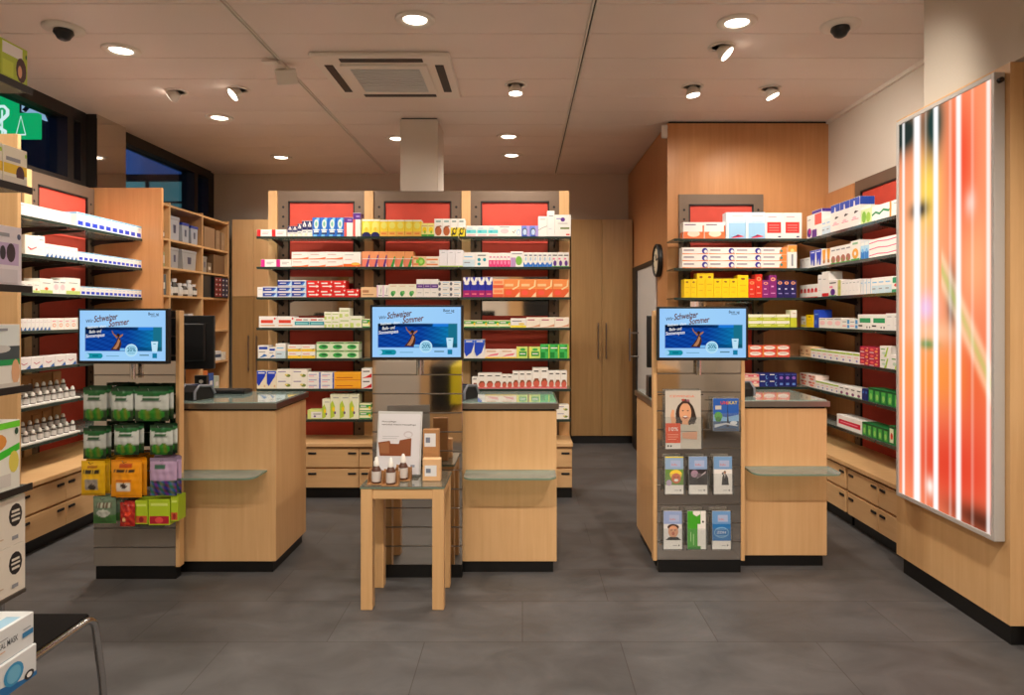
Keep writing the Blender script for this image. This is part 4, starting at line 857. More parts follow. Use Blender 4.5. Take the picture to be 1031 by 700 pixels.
# ------------------------------------------------------------------ brochures on the right slat display
def card(name, w, h, ops, cat, lab, x, D, z, tilt=.06, th=.004, extra=None):
    t_ = MB(); t_.bbox(-w/2, w/2, 0, th, 0, h, 'print', W_, .0006)
    for i, op in enumerate(ops):
        y = -.0002*(i+1)
        if op[0] == 'r': pts = [(op[1],op[2]),(op[3],op[2]),(op[3],op[4]),(op[1],op[4])]
        elif op[0] == 'e': pts = [(op[1]+op[3]*math.cos(a*PI/9), op[2]+op[4]*math.sin(a*PI/9)) for a in range(18)]
        elif op[0] == 't':
            t_.text(op[1], op[4], (-w/2+op[2]*w, y-.0003, op[3]*h), (1,0,0), (0,0,1), 'print', op[5], 0, 0, 'LEFT', .01, op[6]*w); continue
        else: pts = list(op[1])
        pts = [(min(max(a,0),1), min(max(b,0),1)) for a, b in pts]
        t_.add([(-w/2+a*w, y, b*h) for a, b in pts], [tuple(range(len(pts)))], 'print', op[-1])
    o = t_.build(name); tag(o, lab, cat, loc=(x, D, z)); o.rotation_euler = (-tilt, 0, 0)
    return o
def holder(w, h, x, D, z, lab, tilt=.06):
    t = thing('brochure_holder', lab, 'holder', (x, D, z)); t.rotation_euler = (-tilt, 0, 0)
    mb = MB(); mb.box(-w/2-.006, w/2+.006, -.012, -.010, 0, h*.55, 'acrylic'); mb.box(-w/2-.006, w/2+.006, -.012, .012, -.003, 0, 'acrylic'); mb.box(-w/2-.008, -w/2-.006, -.012, .012, -.003, h*.55, 'acrylic'); mb.box(w/2+.006, w/2+.008, -.012, .012, -.003, h*.55, 'acrylic'); mb.box(-w/2-.006, w/2+.006, .010, .012, 0, h*1.02, 'acrylic'); mb.build('acrylic_pocket', t, 'clear acrylic pocket')
    mb = MB(); mb.box(-w/2-.03, w/2+.03, .012, .016, h*.9, h*.92, 'chrome'); mb.build('hanging_rail', t, 'chrome hanging rail')
def T(s_, x, y, size, col, width): return ('t', s_, x, y, size, col, width)
bigad = [R(0,0,1,1,(206,198,186)), T('CEWENDA', .12,.885,.018,(238,130,96),.7),
  E(.56,.60,.27,.22,(48,32,26)), Pg((48,32,26),(.30,.62),(.28,.42),(.50,.44),(.80,.42),(.88,.52),(.82,.66)), E(.56,.62,.17,.17,SK), Pg(SK,(.48,.50),(.46,.38),(.66,.38),(.64,.50)), E(.56,.545,.07,.028,(150,50,44)), E(.56,.555,.055,.014,W_), E(.49,.655,.025,.010,(60,36,30)), E(.63,.655,.025,.010,(60,36,30)), Pg((70,46,38),(.44,.80),(.56,.86),(.70,.80),(.62,.78),(.5,.78)), E(.5,.84,.05,.02,(180,70,60)), E(.63,.83,.05,.02,(150,90,110)),
  Pg(SK,(.16,.42),(.14,.58),(.19,.68),(.25,.66),(.24,.56),(.30,.50),(.28,.42)), Pg((196,190,176),(.30,.43),(.92,.40),(.96,.22),(.4,.16),(.26,.28)), Pg((216,160,130),(.46,.28),(.9,.30),(.88,.16),(.48,.18)),
  R(.0,.10,.42,.44,(222,80,40)), T('10%', .06,.31,.030,W_,.26), R(.06,.24,.36,.25,(250,170,140)), R(.06,.20,.36,.21,(250,170,140)), R(.06,.16,.30,.17,(250,170,140)), R(0,0,.42,.10,(226,222,216)), E(.07,.05,.025,.018,K_), E(.15,.05,.025,.018,K_), R(.62,.44,.86,.452,(90,80,70)), R(.42,.30,.86,.306,(90,80,70))]
D = 3.955
z0 = WZ(452, D); card('poster_flyer', .205, .335, bigad, 'poster', 'large flyer of a smiling woman, orange ten percent square, right display', WX(688,D), D, z0, .02, .003); holder(.205, .335, WX(688,D), D, z0, 'wide clear acrylic holder around the large woman flyer', .02)
mag = [R(0,0,1,1,(36,96,190)), R(0,.0,1,.3,(60,90,130)), Pg((140,190,235),(0,.3),(1,.3),(1,.5),(.5,.42),(0,.5)), T('UNIKAT', .28,.82,.026,(240,220,60),.66), Pg((30,36,60),(.52,.12),(.62,.12),(.585,.55),(.575,.85),(.565,.85),(.555,.55)), R(.08,.66,.32,.78,(200,200,190)), E(.2,.46,.16,.13,(90,170,70)), E(.2,.36,.12,.08,(60,130,50)), Pg((200,206,214),(.05,.1),(.5,.2),(.95,.14),(.95,.18),(.5,.25),(.05,.2)), R(.06,.02,.9,.08,(70,80,100)), E(.8,.25,.14,.06,(220,225,230)), T('UNI', .28,.82,.026,(236,60,50),.3)]
z0 = WZ(434, D); card('magazine', .147, .187, mag, 'magazine', 'blue magazine with dark tower, upper right of the brochure display', WX(731,D), D, z0, .02, .006); holder(.147, .187, WX(731,D), D, z0, 'clear acrylic holder of the blue tower magazine', .02)
def small(top, photo): return [R(0,0,1,1,W_), R(0,.66,1,1,top), R(.3,.72,.85,.90,(175,190,225)), T('Info', .34,.76,.016,(220,120,120),.3)] + photo + [R(.5,.09,.72,.105,GR), E(.83,.1,.035,.022,K_)]
ph1 = [R(0,.24,1,.66,(110,150,70)), E(.58,.52,.34,.13,(246,214,70)), E(.60,.42,.26,.14,(214,120,84)), E(.60,.37,.12,.035,W_), E(.5,.45,.03,.015,K_), E(.7,.45,.03,.015,K_), E(.2,.3,.16,.08,(190,170,200))]
ph2 = [R(0,.24,1,.66,(50,46,50)), E(.3,.54,.2,.1,(170,140,160)), E(.66,.36,.26,.08,(24,20,24)), Pg((190,180,185),(.4,.4),(.9,.55),(.95,.62),(.5,.46)), E(.55,.5,.12,.06,(110,90,100))]
ph3 = [R(0,.22,1,.66,W_), E(.60,.58,.07,.04,(60,40,34)), E(.60,.565,.05,.03,(190,140,110)), Pg(K_,(.42,.24),(.46,.46),(.56,.54),(.66,.54),(.78,.44),(.82,.24)), Pg(W_,(.57,.53),(.60,.42),(.63,.53)), Pg(K_,(.5,.5),(.42,.55),(.5,.59),(.53,.56))]
ph4 = [R(0,.24,1,.66,(226,224,224)), E(.52,.58,.32,.08,(70,46,36)), E(.52,.46,.28,.16,(220,160,126)), E(.52,.41,.08,.05,(190,110,90)), E(.42,.5,.04,.014,K_), E(.62,.5,.04,.014,K_), Pg(K_,(.1,.24),(.3,.32),(.75,.32),(.95,.24))]
ph6 = [R(0,.22,1,.66,(40,120,190)), E(.5,.44,.4,.14,(150,200,235)), E(.5,.44,.37,.12,(40,120,190)), T('ZDH', .24,.41,.020,(230,240,250),.5), R(.2,.52,.8,.53,(150,200,235)), R(.2,.35,.8,.36,(150,200,235))]
gr = [R(0,0,1,1,(70,168,40)), R(.72,0,1,1,W_), R(.0,.0,.72,.06,(40,130,30)), R(.55,.08,.72,.66,W_), Pg(W_,(.3,.92),(.5,.86),(.7,.92),(.7,1),(.3,1)), R(.15,.2,.2,.45,(170,220,140)), R(.3,.1,.35,.4,(170,220,140)), E(.85,.72,.05,.03,K_)]
BX = [(679,'leftmost'),(703,'centre'),(728,'rightmost')]
for row, (ya, yb, sets) in enumerate(((460,497.5,[(small((150,180,215),ph1)+[R(0,.97,1,1,(240,220,40))],'flowery yellow hat brochure'),(small((140,170,215),ph2),'dark photo brochure'),(small((120,165,215),ph3),'brochure of a man in a dark suit')]),(515,553,[(small((150,170,215),ph4),'brochure with a close-up male face'),(gr,'bright green and white brochure'),(small((110,160,215),ph6),'blue brochure with pale ring emblem')]))):
    for (xc, nm), (ops, desc) in zip(BX, sets):
        xx = xc-(1.5 if row else 0); w, h = .105, (yb-ya)/F*D
        card('brochure', w, h, ops, 'brochure', '%s, %s row, right slat display' % (desc, ('upper','lower')[row]), WX(xx,D), D, WZ(yb,D), .02, .006)
        holder(w, h, WX(xx,D), D, WZ(yb,D), 'clear acrylic holder of the %s' % desc, .02)

# ------------------------------------------------------------------ small display table
t = thing('display_table', 'small square light wooden table with glass top before middle counter', 'table', (-.612, 3.49, 0))
w = .212; dep = .345
for (a, b) in ((-w,0),(w-.06,0),(-w,dep-.06),(w-.06,dep-.06)): mb = MB(); mb.bbox(a, a+.06, b, b+.06, 0, .618, 'beech', (255,)*3, .002); mb.build('leg', t)
mb = MB(); mb.bbox(-w+.06, w-.06, .004, .05, .565, .618, 'beech_flat', (255,)*3, .002); mb.bbox(-w+.06, w-.06, dep-.05, dep-.004, .565, .618, 'beech_flat', (255,)*3, .002); mb.bbox(-w+.004, -w+.05, .06, dep-.06, .565, .618, 'beech', (255,)*3, .002); mb.bbox(w-.05, w-.004, .06, dep-.06, .565, .618, 'beech', (255,)*3, .002); mb.box(-w+.01, w-.01, .01, dep-.01, .612, .618, 'board'); mb.build('apron', t)
mb = MB(); mb.box(-w-.003, w+.003, -.003, dep+.003, .620, .630, 'table_glass'); mb.box(-w-.0035, w+.0035, -.0035, dep+.0035, .619, .624, 'green_edge'); mb.build('glass_top', t, 'glass top')
TZ = .631
# leaflet stand
ops = [R(0,0,1,1,(226,226,232)), T('Naturpflege', .07,.86,.010,(40,40,46),.34), T('natürlich frische Hautpflege', .07,.81,.010,(40,40,46),.82), R(.1,.62,.5,.625,GR), R(.1,.585,.45,.59,GR), E(.72,.66,.11,.055,(205,200,206)), E(.72,.655,.085,.038,(226,226,232)), R(.715,.34,.73,.62,(205,200,206)), R(.8,.12,.9,.16,(150,160,180)),
       Pg(BR,(0,.52),(.28,.55),(.30,.50),(.50,.50),(.52,.56),(.80,.60),(.80,.30),(.05,.30)), Pg((160,104,66),(.03,.5),(.26,.53),(.28,.34),(.05,.34))]
tl = thing('leaflet_stand', 'tilted acrylic stand with white botanical leaflet on the small table', 'stand', (WX(400,3.72)+.0, 3.73, TZ)); tl.rotation_euler = (-.14,0,-.10)
mb = MB(); mb.bbox(-.125, .125, .006, .010, .004, .345, 'translucent_plastic', (255,)*3, .001); mb.box(-.125, .125, -.05, .010, 0, .004, 'acrylic'); mb.build('backing', tl, 'grey backing')
cd = card('leaflet', .232, .325, ops, None, None, 0, 0, .006, 0, .003)
for k in ('label','category'):
    if k in cd: del cd[k]
cd.parent = tl; cd.location = (.0, .001, .006); cd['label'] = 'white printed leaflet'
def tbottle(px_, py_, D, desc, lift=0):
    x = WX(px_, D); 
    b = MB(Matrix.Scale(1.25,4)); b.lathe([(.017,0),(.0195,.004),(.0195,.055),(.012,.068),(.010,.072)], n=16, mat='print', col=(88,56,44)); o = b.build('spray_bottle'); tag(o, desc, 'bottle', 'spray bottles on the small table', loc=(x, D, TZ+.002+lift))
    b = MB(Matrix.Scale(1.25,4)); b.lathe([(.0200,.008),(.0200,.050)], n=16, mat='print', col=(215,208,204)); b.build('paper_label', o)
    b = MB(Matrix.Scale(1.25,4)); b.lathe([(.0115,.071),(.0115,.088),(.008,.092),(.0065,.104),(.003,.108)], n=12, mat='white_plastic'); b.build('cap', o, 'white cap')
    q = MB(Matrix.Scale(1.12,4)); s_ = .036
    q.box(-s_, s_, -.032, .026, 0, .0015, 'card_kraft'); 
    q.prism([(-s_,0),(s_,0),(s_,.052),(-s_,.066)], (0,.026,0), (1,0,0), (0,0,1), (0,-1,0), .0015, 'card_kraft')
    for s in (-1,1): q.prism([(-.032,0),(.026,0),(.026,.06),(-.010,.05)], (s*s_,0,0), (0,1,0), (0,0,1), (1,0,0), .0015, 'card_kraft')
    o2 = q.build('card_tray'); tag(o2, 'kraft card tray around the %s' % desc.replace(' on the small table',''), 'tray', loc=(x, D, TZ+.0002+lift))
tbottle(379, 480, 3.555, 'leftmost white-capped spray bottle on the small table')
tbottle(393.5, 484, 3.53, 'middle white-capped spray bottle on the small table')
tbottle(406, 470, 3.635, 'rear white-capped spray bottle on the small table')
# kraft boxes on the right of the table
def kbox(w, h, dep_, x, D, z, lab, labels, name='kraft_box'):
    m_ = MB(); m_.bbox(-w/2, w/2, 0, dep_, 0, h, 'card_pale' if 'pale' in lab else 'card_kraft', (255,)*3, .001)
    for (a,b,c_,d_) in labels: m_.add([(-w/2+a*w,-.0005,b*h),(-w/2+c_*w,-.0005,b*h),(-w/2+c_*w,-.0005,d_*h),(-w/2+a*w,-.0005,d_*h)], [(0,1,2,3)], 'print', (226,228,232)); m_.add([(-w/2+(a+.1*(c_-a))*w,-.0008,(b+.3*(d_-b))*h),(-w/2+(a+.5*(c_-a))*w,-.0008,(b+.3*(d_-b))*h),(-w/2+(a+.5*(c_-a))*w,-.0008,(b+.7*(d_-b))*h),(-w/2+(a+.1*(c_-a))*w,-.0008,(b+.7*(d_-b))*h)], [(0,1,2,3)], 'print', (120,130,150))
    tag(m_.build(name), lab, 'box', loc=(x, D, z))
kbox(.094, .115, .05, WX(434.5,3.60), 3.60, TZ, 'pale kraft carton with white label, frontmost at right of small table', [(.12,.22,.78,.72)])
kbox(.088, .125, .05, WX(434,3.69), 3.685, TZ, 'brown kraft carton with white label, lower of two stacked on table', [(.1,.3,.8,.85)])
kbox(.086, .13, .05, WX(434,3.69), 3.685, TZ+.1255, 'brown kraft carton with white label, upper of two stacked on table', [(.1,.3,.8,.85)])

# ------------------------------------------------------------------ till equipment
def terminal(x, y, rz, lab):
    t = thing('card_terminal', lab, 'card terminal', (x, y, .9965), rz)
    P_ = [(-.075,0),(.075,0),(.078,.03),(.05,.075),(-.045,.085),(-.078,.05)]
    mb = MB(); mb.prism(P_, (-.05,0,0), (0,1,0), (0,0,1), (1,0,0), .1, 'dark_plastic'); mb.build('body', t)
    for s in (-1,1): mb = MB(); mb.tube([(s*.054,-.078,.005),(s*.054,-.078,.05),(s*.054,-.045,.085),(s*.054,.05,.078),(s*.054,.078,.03)], .008, 'grey_plastic', 8); mb.build('side_trim', t, 'silver side trim')
    mb = MB(); mb.box(-.035, .035, -.0795, -.072, .01, .045, 'black'); mb.build('keypad', t)
    mb = MB(); mb.box(-.03, .03, -.02, .03, .084, .086, 'screen', (30,34,60)); mb.build('display', t)
terminal(WX(197,4.12), 4.15, -.35, 'silver and black card terminal on the left counter'); terminal(WX(467,4.15), 4.17, -.5, 'black card terminal on the middle counter peeping past the display')
terminal(WX(748,4.25), 4.33, .4, 'dark card terminal on right counter behind slat display edge')
def till(x, y, rz, lab, w=.42, h=.34, z=.165):
    t = thing('till_monitor', lab, 'monitor', (x, y, .9965), rz)
    mb = MB(); mb.bbox(-w/2, w/2, 0, .03, z, z+h, 'dark_plastic', (255,)*3, .004); mb.bbox(-w/2+.05, w/2-.05, -.02, 0, z+.05, z+h-.05, 'dark_plastic', (255,)*3, .008); mb.build('casing', t)
    mb = MB(); mb.bbox(-.03, .03, .0, .03, .012, z+.06, 'dark_plastic', (255,)*3, .003); mb.bbox(-.11, .11, -.06, .12, 0, .012, 'dark_plastic', (255,)*3, .003); mb.build('stand', t)
till(-2.17, 4.33, .15, 'black till monitor seen from behind at the left counter'); till(1.02, 4.45, -.1, 'black till monitor behind the right slat display'); till(-.66, 4.36, 0, 'black till monitor behind the middle slat display')
mb = MB(); mb.bbox(-.19, .19, -.07, .07, 0, .022, 'dark_plastic', (255,)*3, .004)
for k in range(4): mb.box(-.18, .18, -.058+k*.03, -.036+k*.03, .022, .026, 'black')
tag(mb.build('keyboard'), 'black keyboard lying on the left counter', 'keyboard', loc=(WX(221,4.47), 4.47, .9965))
mb = MB(); mb.bbox(-.05, .05, -.05, .05, 0, .13, 'dark_plastic', (255,)*3, .004); mb.add([(-.02,-.0505,.05),(.02,-.0505,.05),(.02,-.0505,.09),(-.02,-.0505,.09)], [(0,1,2,3)], 'print', (110,110,116)); tag(mb.build('receipt_printer'), 'small black receipt printer at left end of right counter', 'printer', loc=(.83, 4.28, .9965))
mb = MB(); mb.bbox(-.04, .04, -.02, .02, 0, .11, 'dark_plastic', (255,)*3, .003); mb.prism([(.014*math.cos(a*PI/8), .014*math.sin(a*PI/8)) for a in range(16)], (.005,-.0203,.07), (1,0,0), (0,0,1), (0,-1,0), .001, 'white_plastic', back=False)
tag(mb.build('card_display'), 'small black upright card with white dot on left counter', 'sign', loc=(WX(192,4.38), 4.56-.03, .9965))

# ------------------------------------------------------------------ things on the pigeonhole shelves
def item(kind, y, z, w, h, d_, col, lab, col2=None, name=None, cat='box'):
    mb = MB()
    if kind == 'tub':
        mb.prism([(-w*.42,0),(w*.42,0),(w/2,h*.86),(-w/2,h*.86)], (-d_,0,0), (0,1,0), (0,0,1), (1,0,0), d_, 'print', col); mb.bbox(-d_-.004, .004, -w/2-.004, w/2+.004, h*.86, h, 'print', col2 or col, .004)
        mb.prism([(-w*.12,h*.3),(w*.12,h*.3),(w*.14,h*.65),(-w*.14,h*.65)], (0.0005,0,0), (0,1,0), (0,0,1), (1,0,0), .0005, 'print', (70,74,100) , back=False)
    elif kind == 'box':
        mb.bbox(-d_, 0, -w/2, w/2, 0, h, 'print', col, .002); mb.add([(.0004,-w*.3,h*.3),(.0004,w*.3,h*.3),(.0004,w*.3,h*.6),(.0004,-w*.3,h*.6)], [(0,1,2,3)], 'print', col2 or (220,214,200))
    elif kind == 'bottle':
        mb.lathe([(w*.46,0),(w/2,.005),(w/2,h*.6),(w*.28,h*.74),(w*.28,h*.8)], (-w/2,0,0), 14, 'print', col); mb.lathe([(w*.34,h*.8),(w*.34,h)], (-w/2,0,0), 14, 'print', col2 or (30,30,34)); mb.lathe([(w*.51,h*.15),(w*.51,h*.5)], (-w/2,0,0), 14, 'print', (214,212,206))
    o = mb.build(name or {'tub':'storage_tub','box':'storage_box','bottle':'supply_bottle'}[kind]); tag(o, lab, cat, loc=(-3.435-.012, 5.93+y, z+.001)); return o
item('tub', .86, CZ[0], .19, .235, .22, (176,180,190), 'grey tub, first pigeonhole, top level', cat='tub'); item('tub', 1.08, CZ[0], .14, .20, .22, (170,178,190), 'pale tub with blue lid, top level', (30,60,160), cat='tub'); item('tub', 1.27, CZ[0], .15, .19, .22, (164,172,186), 'pale tub with blue lid nearer the divider', (36,64,160), cat='tub')
item('box', 1.62, CZ[0], .26, .225, .25, (150,120,92), 'wide brown box, top right pigeonhole', (150,120,92)); item('box', 1.83, CZ[0], .10, .215, .25, (150,122,94), 'narrow brown box, top right pigeonhole', (160,132,104)); item('box', 1.96, CZ[0], .09, .205, .25, (156,128,100), 'narrowest brown box by the cupboard, top level', (165,140,110))
item('tub', .86, CZ[1], .15, .20, .22, (160,162,166), 'smaller grey lidded tub, second level', cat='tub'); item('tub', 1.16, CZ[1], .30, .20, .22, (166,168,170), 'large grey lidded tub, second level', cat='tub')
item('tub', 1.50, CZ[1], .10, .17, .2, (150,146,138), 'slim grey tub, second level right', cat='tub'); item('box', 1.62, CZ[1], .09, .11, .2, (130,112,90), 'short brown box, second level right'); item('box', 1.86, CZ[1], .28, .21, .25, (120,92,66), 'broad brown box with small label, second level right', (120,92,66))
for k in range(6): item('bottle', .82+k*.10, CZ[2], .075, .13+.04*(k % 3 == 1), .08, (60,52,46) if k % 2 else (196,196,196), 'bottle in third level pigeonhole, %s from left' % ORD[k], (220,220,220), cat='bottle')
item('box', 1.56, CZ[2], .20, .245, .28, (44,46,48), 'dark lever-arch box, third level right', (44,46,48)); 
def rackbox(y, z):
    mb = MB(); mb.bbox(-.28, .02, -.18, .18, 0, .235, 'dark_plastic', (255,)*3, .003)
    for rr in range(4):
        for cc in range(4): mb.box(.02, .023, -.17+cc*.088, -.09+cc*.088, .015+rr*.055, .06+rr*.055, 'print', (130,26,36) if cc < 2 else (30,36,80)); mb.box(.023, .0235, -.15+cc*.088, -.12+cc*.088, .03+rr*.055, .045+rr*.055, 'print', (210,210,210))
    tag(mb.build('drawer_organiser'), 'black organiser of small red and blue drawers in pigeonholes', 'organiser', loc=(-3.44, 5.93+y, z+.001))
rackbox(1.86, CZ[2])
for k in range(5): item('box', .83+k*.12, CZ[3], .10, .15+.03*(k % 2), .2, (206,204,204) if k % 2 else (70,66,70), 'carton on fourth level, %s from left' % ORD[k], (60,60,70))
item('bottle', 1.5, CZ[3], .07, .16, .07, (120,90,70), 'brown bottle, fourth level right', cat='bottle'); item('bottle', 1.62, CZ[3], .07, .13, .07, (150,120,90), 'amber jar, fourth level right', cat='bottle')
for k in range(3): 
    mb = MB(); mb.bbox(-.26, 0, -.2, .2, 0, .035, 'print', (226,228,230) if k != 1 else (70,90,120), .003); mb.add([(.0004,-.18,.008),(.0004,.05,.008),(.0004,.05,.028),(.0004,-.18,.028)], [(0,1,2,3)], 'print', (50,60,80)); tag(mb.build('paper_ream'), '%s pack in the paper stack on fifth level' % ('lowest','middle','top')[k], 'paper', 'paper stack on the fifth level', loc=(-3.45, 5.93+1.72, CZ[4]+.001+k*.036))
item('box', 2.0, CZ[4], .07, .09, .2, (226,222,210), 'small white box beside the paper stack')
for k in range(3): item('box', 1.52+k*.14, CZ[5], .12, .24-.04*k, .2, ((220,120,60),(60,100,180),(200,210,190))[k], ('orange','blue','pale green')[k]+' folder box, sixth level right', W_)
item('bottle', .66, CZ[0], .05, .11, .05, (30,28,28), 'small dark bottle by the wooden partition, top level', cat='bottle'); item('bottle', .66, CZ[1], .07, .22, .07, (80,150,110), 'tall green and white bottle by the partition', (220,225,220), cat='bottle'); item('box', .64, CZ[2], .12, .2, .2, (90,100,104), 'grey folder box by the partition, third level')

# ------------------------------------------------------------------ light box
t = thing('light_box', 'tall backlit picture box with red and orange stripes on wooden block', 'light box', (2.2, 3.53, .47))
H = 2.14; hw = .41
mb = MB()
for (a,b,c_,d_) in ((-hw,-hw+.022,0,H),(hw-.022,hw,0,H),(-hw+.022,hw-.022,0,.022),(-hw+.022,hw-.022,H-.022,H)): mb.bbox(-.052, -.002, a, b, c_, d_, 'silver', (255,)*3, .002)
mb.build('metal_frame', t, 'silver frame')
def G(u, v, cx, cy, rx, ry): return math.exp(-(((u-cx)/rx)**2+((v-cy)/ry)**2))
def lb(u, v):
    c0 = [246, 148, 104]
    def bl(col, k):
        for i in range(3): c0[i] = c0[i]*(1-k)+col[i]*k
    bl((252,190,140), min(1, G(u,v,.25,.62,.25,.2))); bl((246,150,60), .8*G(u,v,.5,.33,.5,.08)); bl((228,80,50), .6*G(u,v,.85,.3,.2,.3)); bl((220,60,40), .9*G(u,v,.6,.12,.5,.12))
    bl((250,214,90), G(u,v,.36,.80,.13,.10)); bl((40,52,48), min(1,1.3*G(u,v,.05,.97,.22,.05))); bl((36,60,56), min(1,1.2*G(u,v,.42,.96,.10,.07))); bl((50,46,44), G(u,v,.25,.755,.10,.02)); bl((60,60,60), .9*G(u,v,.62,.52,.05,.07))
    bl((236,190,225), G(u,v,.33,.50,.12,.04)); bl((250,170,120), G(u,v,.85,.6,.16,.12)); bl((236,60,36), .7*G(u,v,.72,.85,.12,.14)); bl((252,214,200), .8*G(u,v,.8,.74,.05,.03))
    d = abs(v-(.60-.55*(u-.5))) if u > .5 else 1
    bl((190,200,110), .8*math.exp(-(d/.02)**2)); bl((255,230,190), .6*math.exp(-((d-.03)/.02)**2) if u > .5 else 0)
    bl((60,130,60), .9*G(u,v,.35,.41,.10,.012)); bl((250,200,160), .7*G(u,v,.45,.44,.3,.03)); bl((60,30,20), .8*G(u,v,.9,.02,.3,.03)); bl((250,240,230), G(u,v,.38,.05,.05,.025))
    for (a, b, k) in ((.055,.018,.85),(.225,.045,1),(.445,.03,1),(.685,.028,.95),(.965,.02,.8),(.60,.014,.35),(.82,.014,.3),(.33,.014,.3)):
        bl((255,252,250), k*math.exp(-((u-a)/b)**4))
    return tuple(max(0, min(255, x)) for x in c0)
mb = MB(); mb.grid(lb, 90, 150, (-.045, hw-.022, .022), (0,-(2*hw-.044),0), (0,0,H-.044), 'lightbox'); mb.build('backlit_picture', t, 'backlit striped red and orange picture')
mb = MB(); mb.box(-.044, -.002, -hw+.022, hw-.022, .022, H-.022, 'white_metal'); mb.build('housing', t)
mb = MB(); mb.lathe([(.012,0),(.012,.02)], (-.03,-hw-.02,H-.04), 10, 'black', axis='y'); mb.build('lock_knob', t, 'black knob')

# ------------------------------------------------------------------ clock and sensor on the enclosure
t = thing('wall_clock', 'round black-rimmed clock with cream face beside the glass door', 'clock', (1.302, 6.50, WZ(262.5, 6.5)))
mb = MB(); mb.lathe([(.155,0),(.158,-.03),(.150,-.045),(.135,-.045),(.132,-.03)], (0,0,0), 32, 'black', axis='x'); mb.build('rim', t, 'black rim')
mb = MB(); mb.lathe([(.134,-.026),(.134,-.0305)], (0,0,0), 32, 'clock_face', axis='x'); 
for k in range(12): a = k*PI/6; mb.box(-.0325, -.0305, .115*math.cos(a)-.005, .115*math.cos(a)+.005, .115*math.sin(a)-.005, .115*math.sin(a)+.005, 'black')
mb.build('dial', t, 'cream dial')
mb = MB(); mb.tube([(-.034,0,0),(-.034,.03,.06)], .004, 'black', 6); mb.tube([(-.034,0,0),(-.034,-.09,.02)], .003, 'black', 6); mb.build('hands', t)
mb = MB(); mb.bbox(-.035, .035, -.03, .0, -.06, .06, 'white_plastic', (255,)*3, .012); tag(mb.build('motion_sensor'), 'small white sensor high on the enclosure corner', 'sensor', loc=(1.285, 6.19, 3.16))

# ------------------------------------------------------------------ ceiling fittings
def CD(py): return 1.75*F/(VY-py)
dl = [(122,50),(418,19),(742,22),(221,118),(283,158),(400,139),(512,137),(515,156)]
DLP = [(WX(a, CD(b)), CD(b)) for a, b in dl]
names = ['near the left dome camera','beside the air conditioner, large','above the right counter','above the left shelving','at the left rear','partly behind the white column','right of the white column','rearmost, right of the column']
def downlight(x, y, lab):
    t = thing('recessed_downlight', 'round recessed downlight %s' % lab, 'ceiling light', (x, y, CE), group='recessed ceiling downlights')
    mb = MB(); mb.lathe([(.118,-.0005),(.118,-.007),(.112,-.012),(.080,-.014),(.068,-.002)], (0,0,0), 28, 'white_metal'); mb.build('trim_ring', t, 'white trim ring')
    mb = MB(); mb.lathe([(.069,-.002),(.068,-.006)], (0,0,0), 28, 'lamp_glow'); mb.build('lamp_disc', t, 'glowing lens')
for p, nm in zip(DLP, names): downlight(p[0], p[1], nm)
def light(kind, name, loc, energy, col=(1,.88,.74), size=.08, angle=120, blend=.6, target=None, parent=None):
    L_ = bpy.data.lights.new(name, kind); L_.energy = energy; L_.color = col
    if kind == 'SPOT': L_.spot_size = math.radians(angle); L_.spot_blend = blend; L_.shadow_soft_size = size
    if kind == 'AREA': L_.shape = 'DISK'; L_.size = size
    if kind == 'POINT': L_.shadow_soft_size = size
    o = bpy.data.objects.new(name, L_); C.objects.link(o); o.location = loc
    if target: o.rotation_euler = (Vector(target)-Vector(loc)).to_track_quat('-Z', 'Y').to_euler()
    return o
WARM = (1, .89, .76)
EK = 1.75
for (x, y) in DLP[:3]: light('SPOT', 'lamp_and_fill_light', (x, y, CE-.03), 62*EK, WARM, .07, 150, .8, (x, y, 0))
for (x, y) in DLP[3:]: light('SPOT', 'lamp_and_fill_light', (x, y, CE-.03), 34*EK, WARM, .07, 150, .8, (x, y, 0))
for (x, y) in ((-2.65,1.6),(-.65,1.2),(1.3,1.2),(-1.2,-.4),(1.2,-.4)):
    light('SPOT', 'lamp_and_fill_light', (x, y, CE-.03), 70*EK, WARM, .07, 150, .8, (x, y, 0))
# adjustable spotlights, half sunk in the ceiling
sp = [(178,92,(-3.6,5.0,2.1),'leftmost, turned towards the left shelving'),(240,90,(-3.5,5.6,1.6),'second from left, aimed down beside the track'),(519,85,(-.05,5.95,2.2),'in front of the centre shelving'),(697,87,(1.6,6.1,2.2),'left of the pair by the enclosure'),(726,47,(2.6,5.2,2.1),'nearest to the right counter downlight'),(775,89,(2.1,6.1,2.1),'right of the pair by the enclosure')]
AIM = {178:(-.9,.05,-.45), 240:(-.62,-.42,-.65), 519:(.02,-.03,-1), 697:(.14,-.06,-1), 726:(.66,-.26,-.72), 775:(.38,-.12,-.9)}
def spotlight(x, y, tgt, lab, E_, aim):
    t = thing('adjustable_spotlight', 'tilted white ceiling spotlight %s' % lab, 'spotlight', (x, y, CE), group='tilted ceiling spotlights')
    d_ = Vector(aim).normalized()
    Mq = Vector((0,0,1)).rotation_difference(d_).to_matrix().to_4x4()
    mb = MB(); mb.lathe([(.085,-.0005),(.085,-.007),(.064,-.009),(.060,-.0005)], (0,0,0), 24, 'white_metal'); mb.build('trim_ring', t, 'white trim ring')
    mb = MB(); mb.lathe([(.030,-.01),(.05,.025),(.055,.045),(.055,.055),(.050,.054)], (0,0,-.015), 20, 'white_metal', M=Mq); mb.build('lamp_head', t)
    mb = MB(); mb.lathe([(.049,.0545),(.048,.058)], (0,0,-.015), 20, 'lamp_glow', M=Mq); mb.build('lamp_disc', t, 'glowing lens')
    p0 = Vector((x, y, CE-.015))+d_*.075
    light('SPOT', 'lamp_and_fill_light', tuple(p0), E_, WARM, .04, 95, .9, tgt)
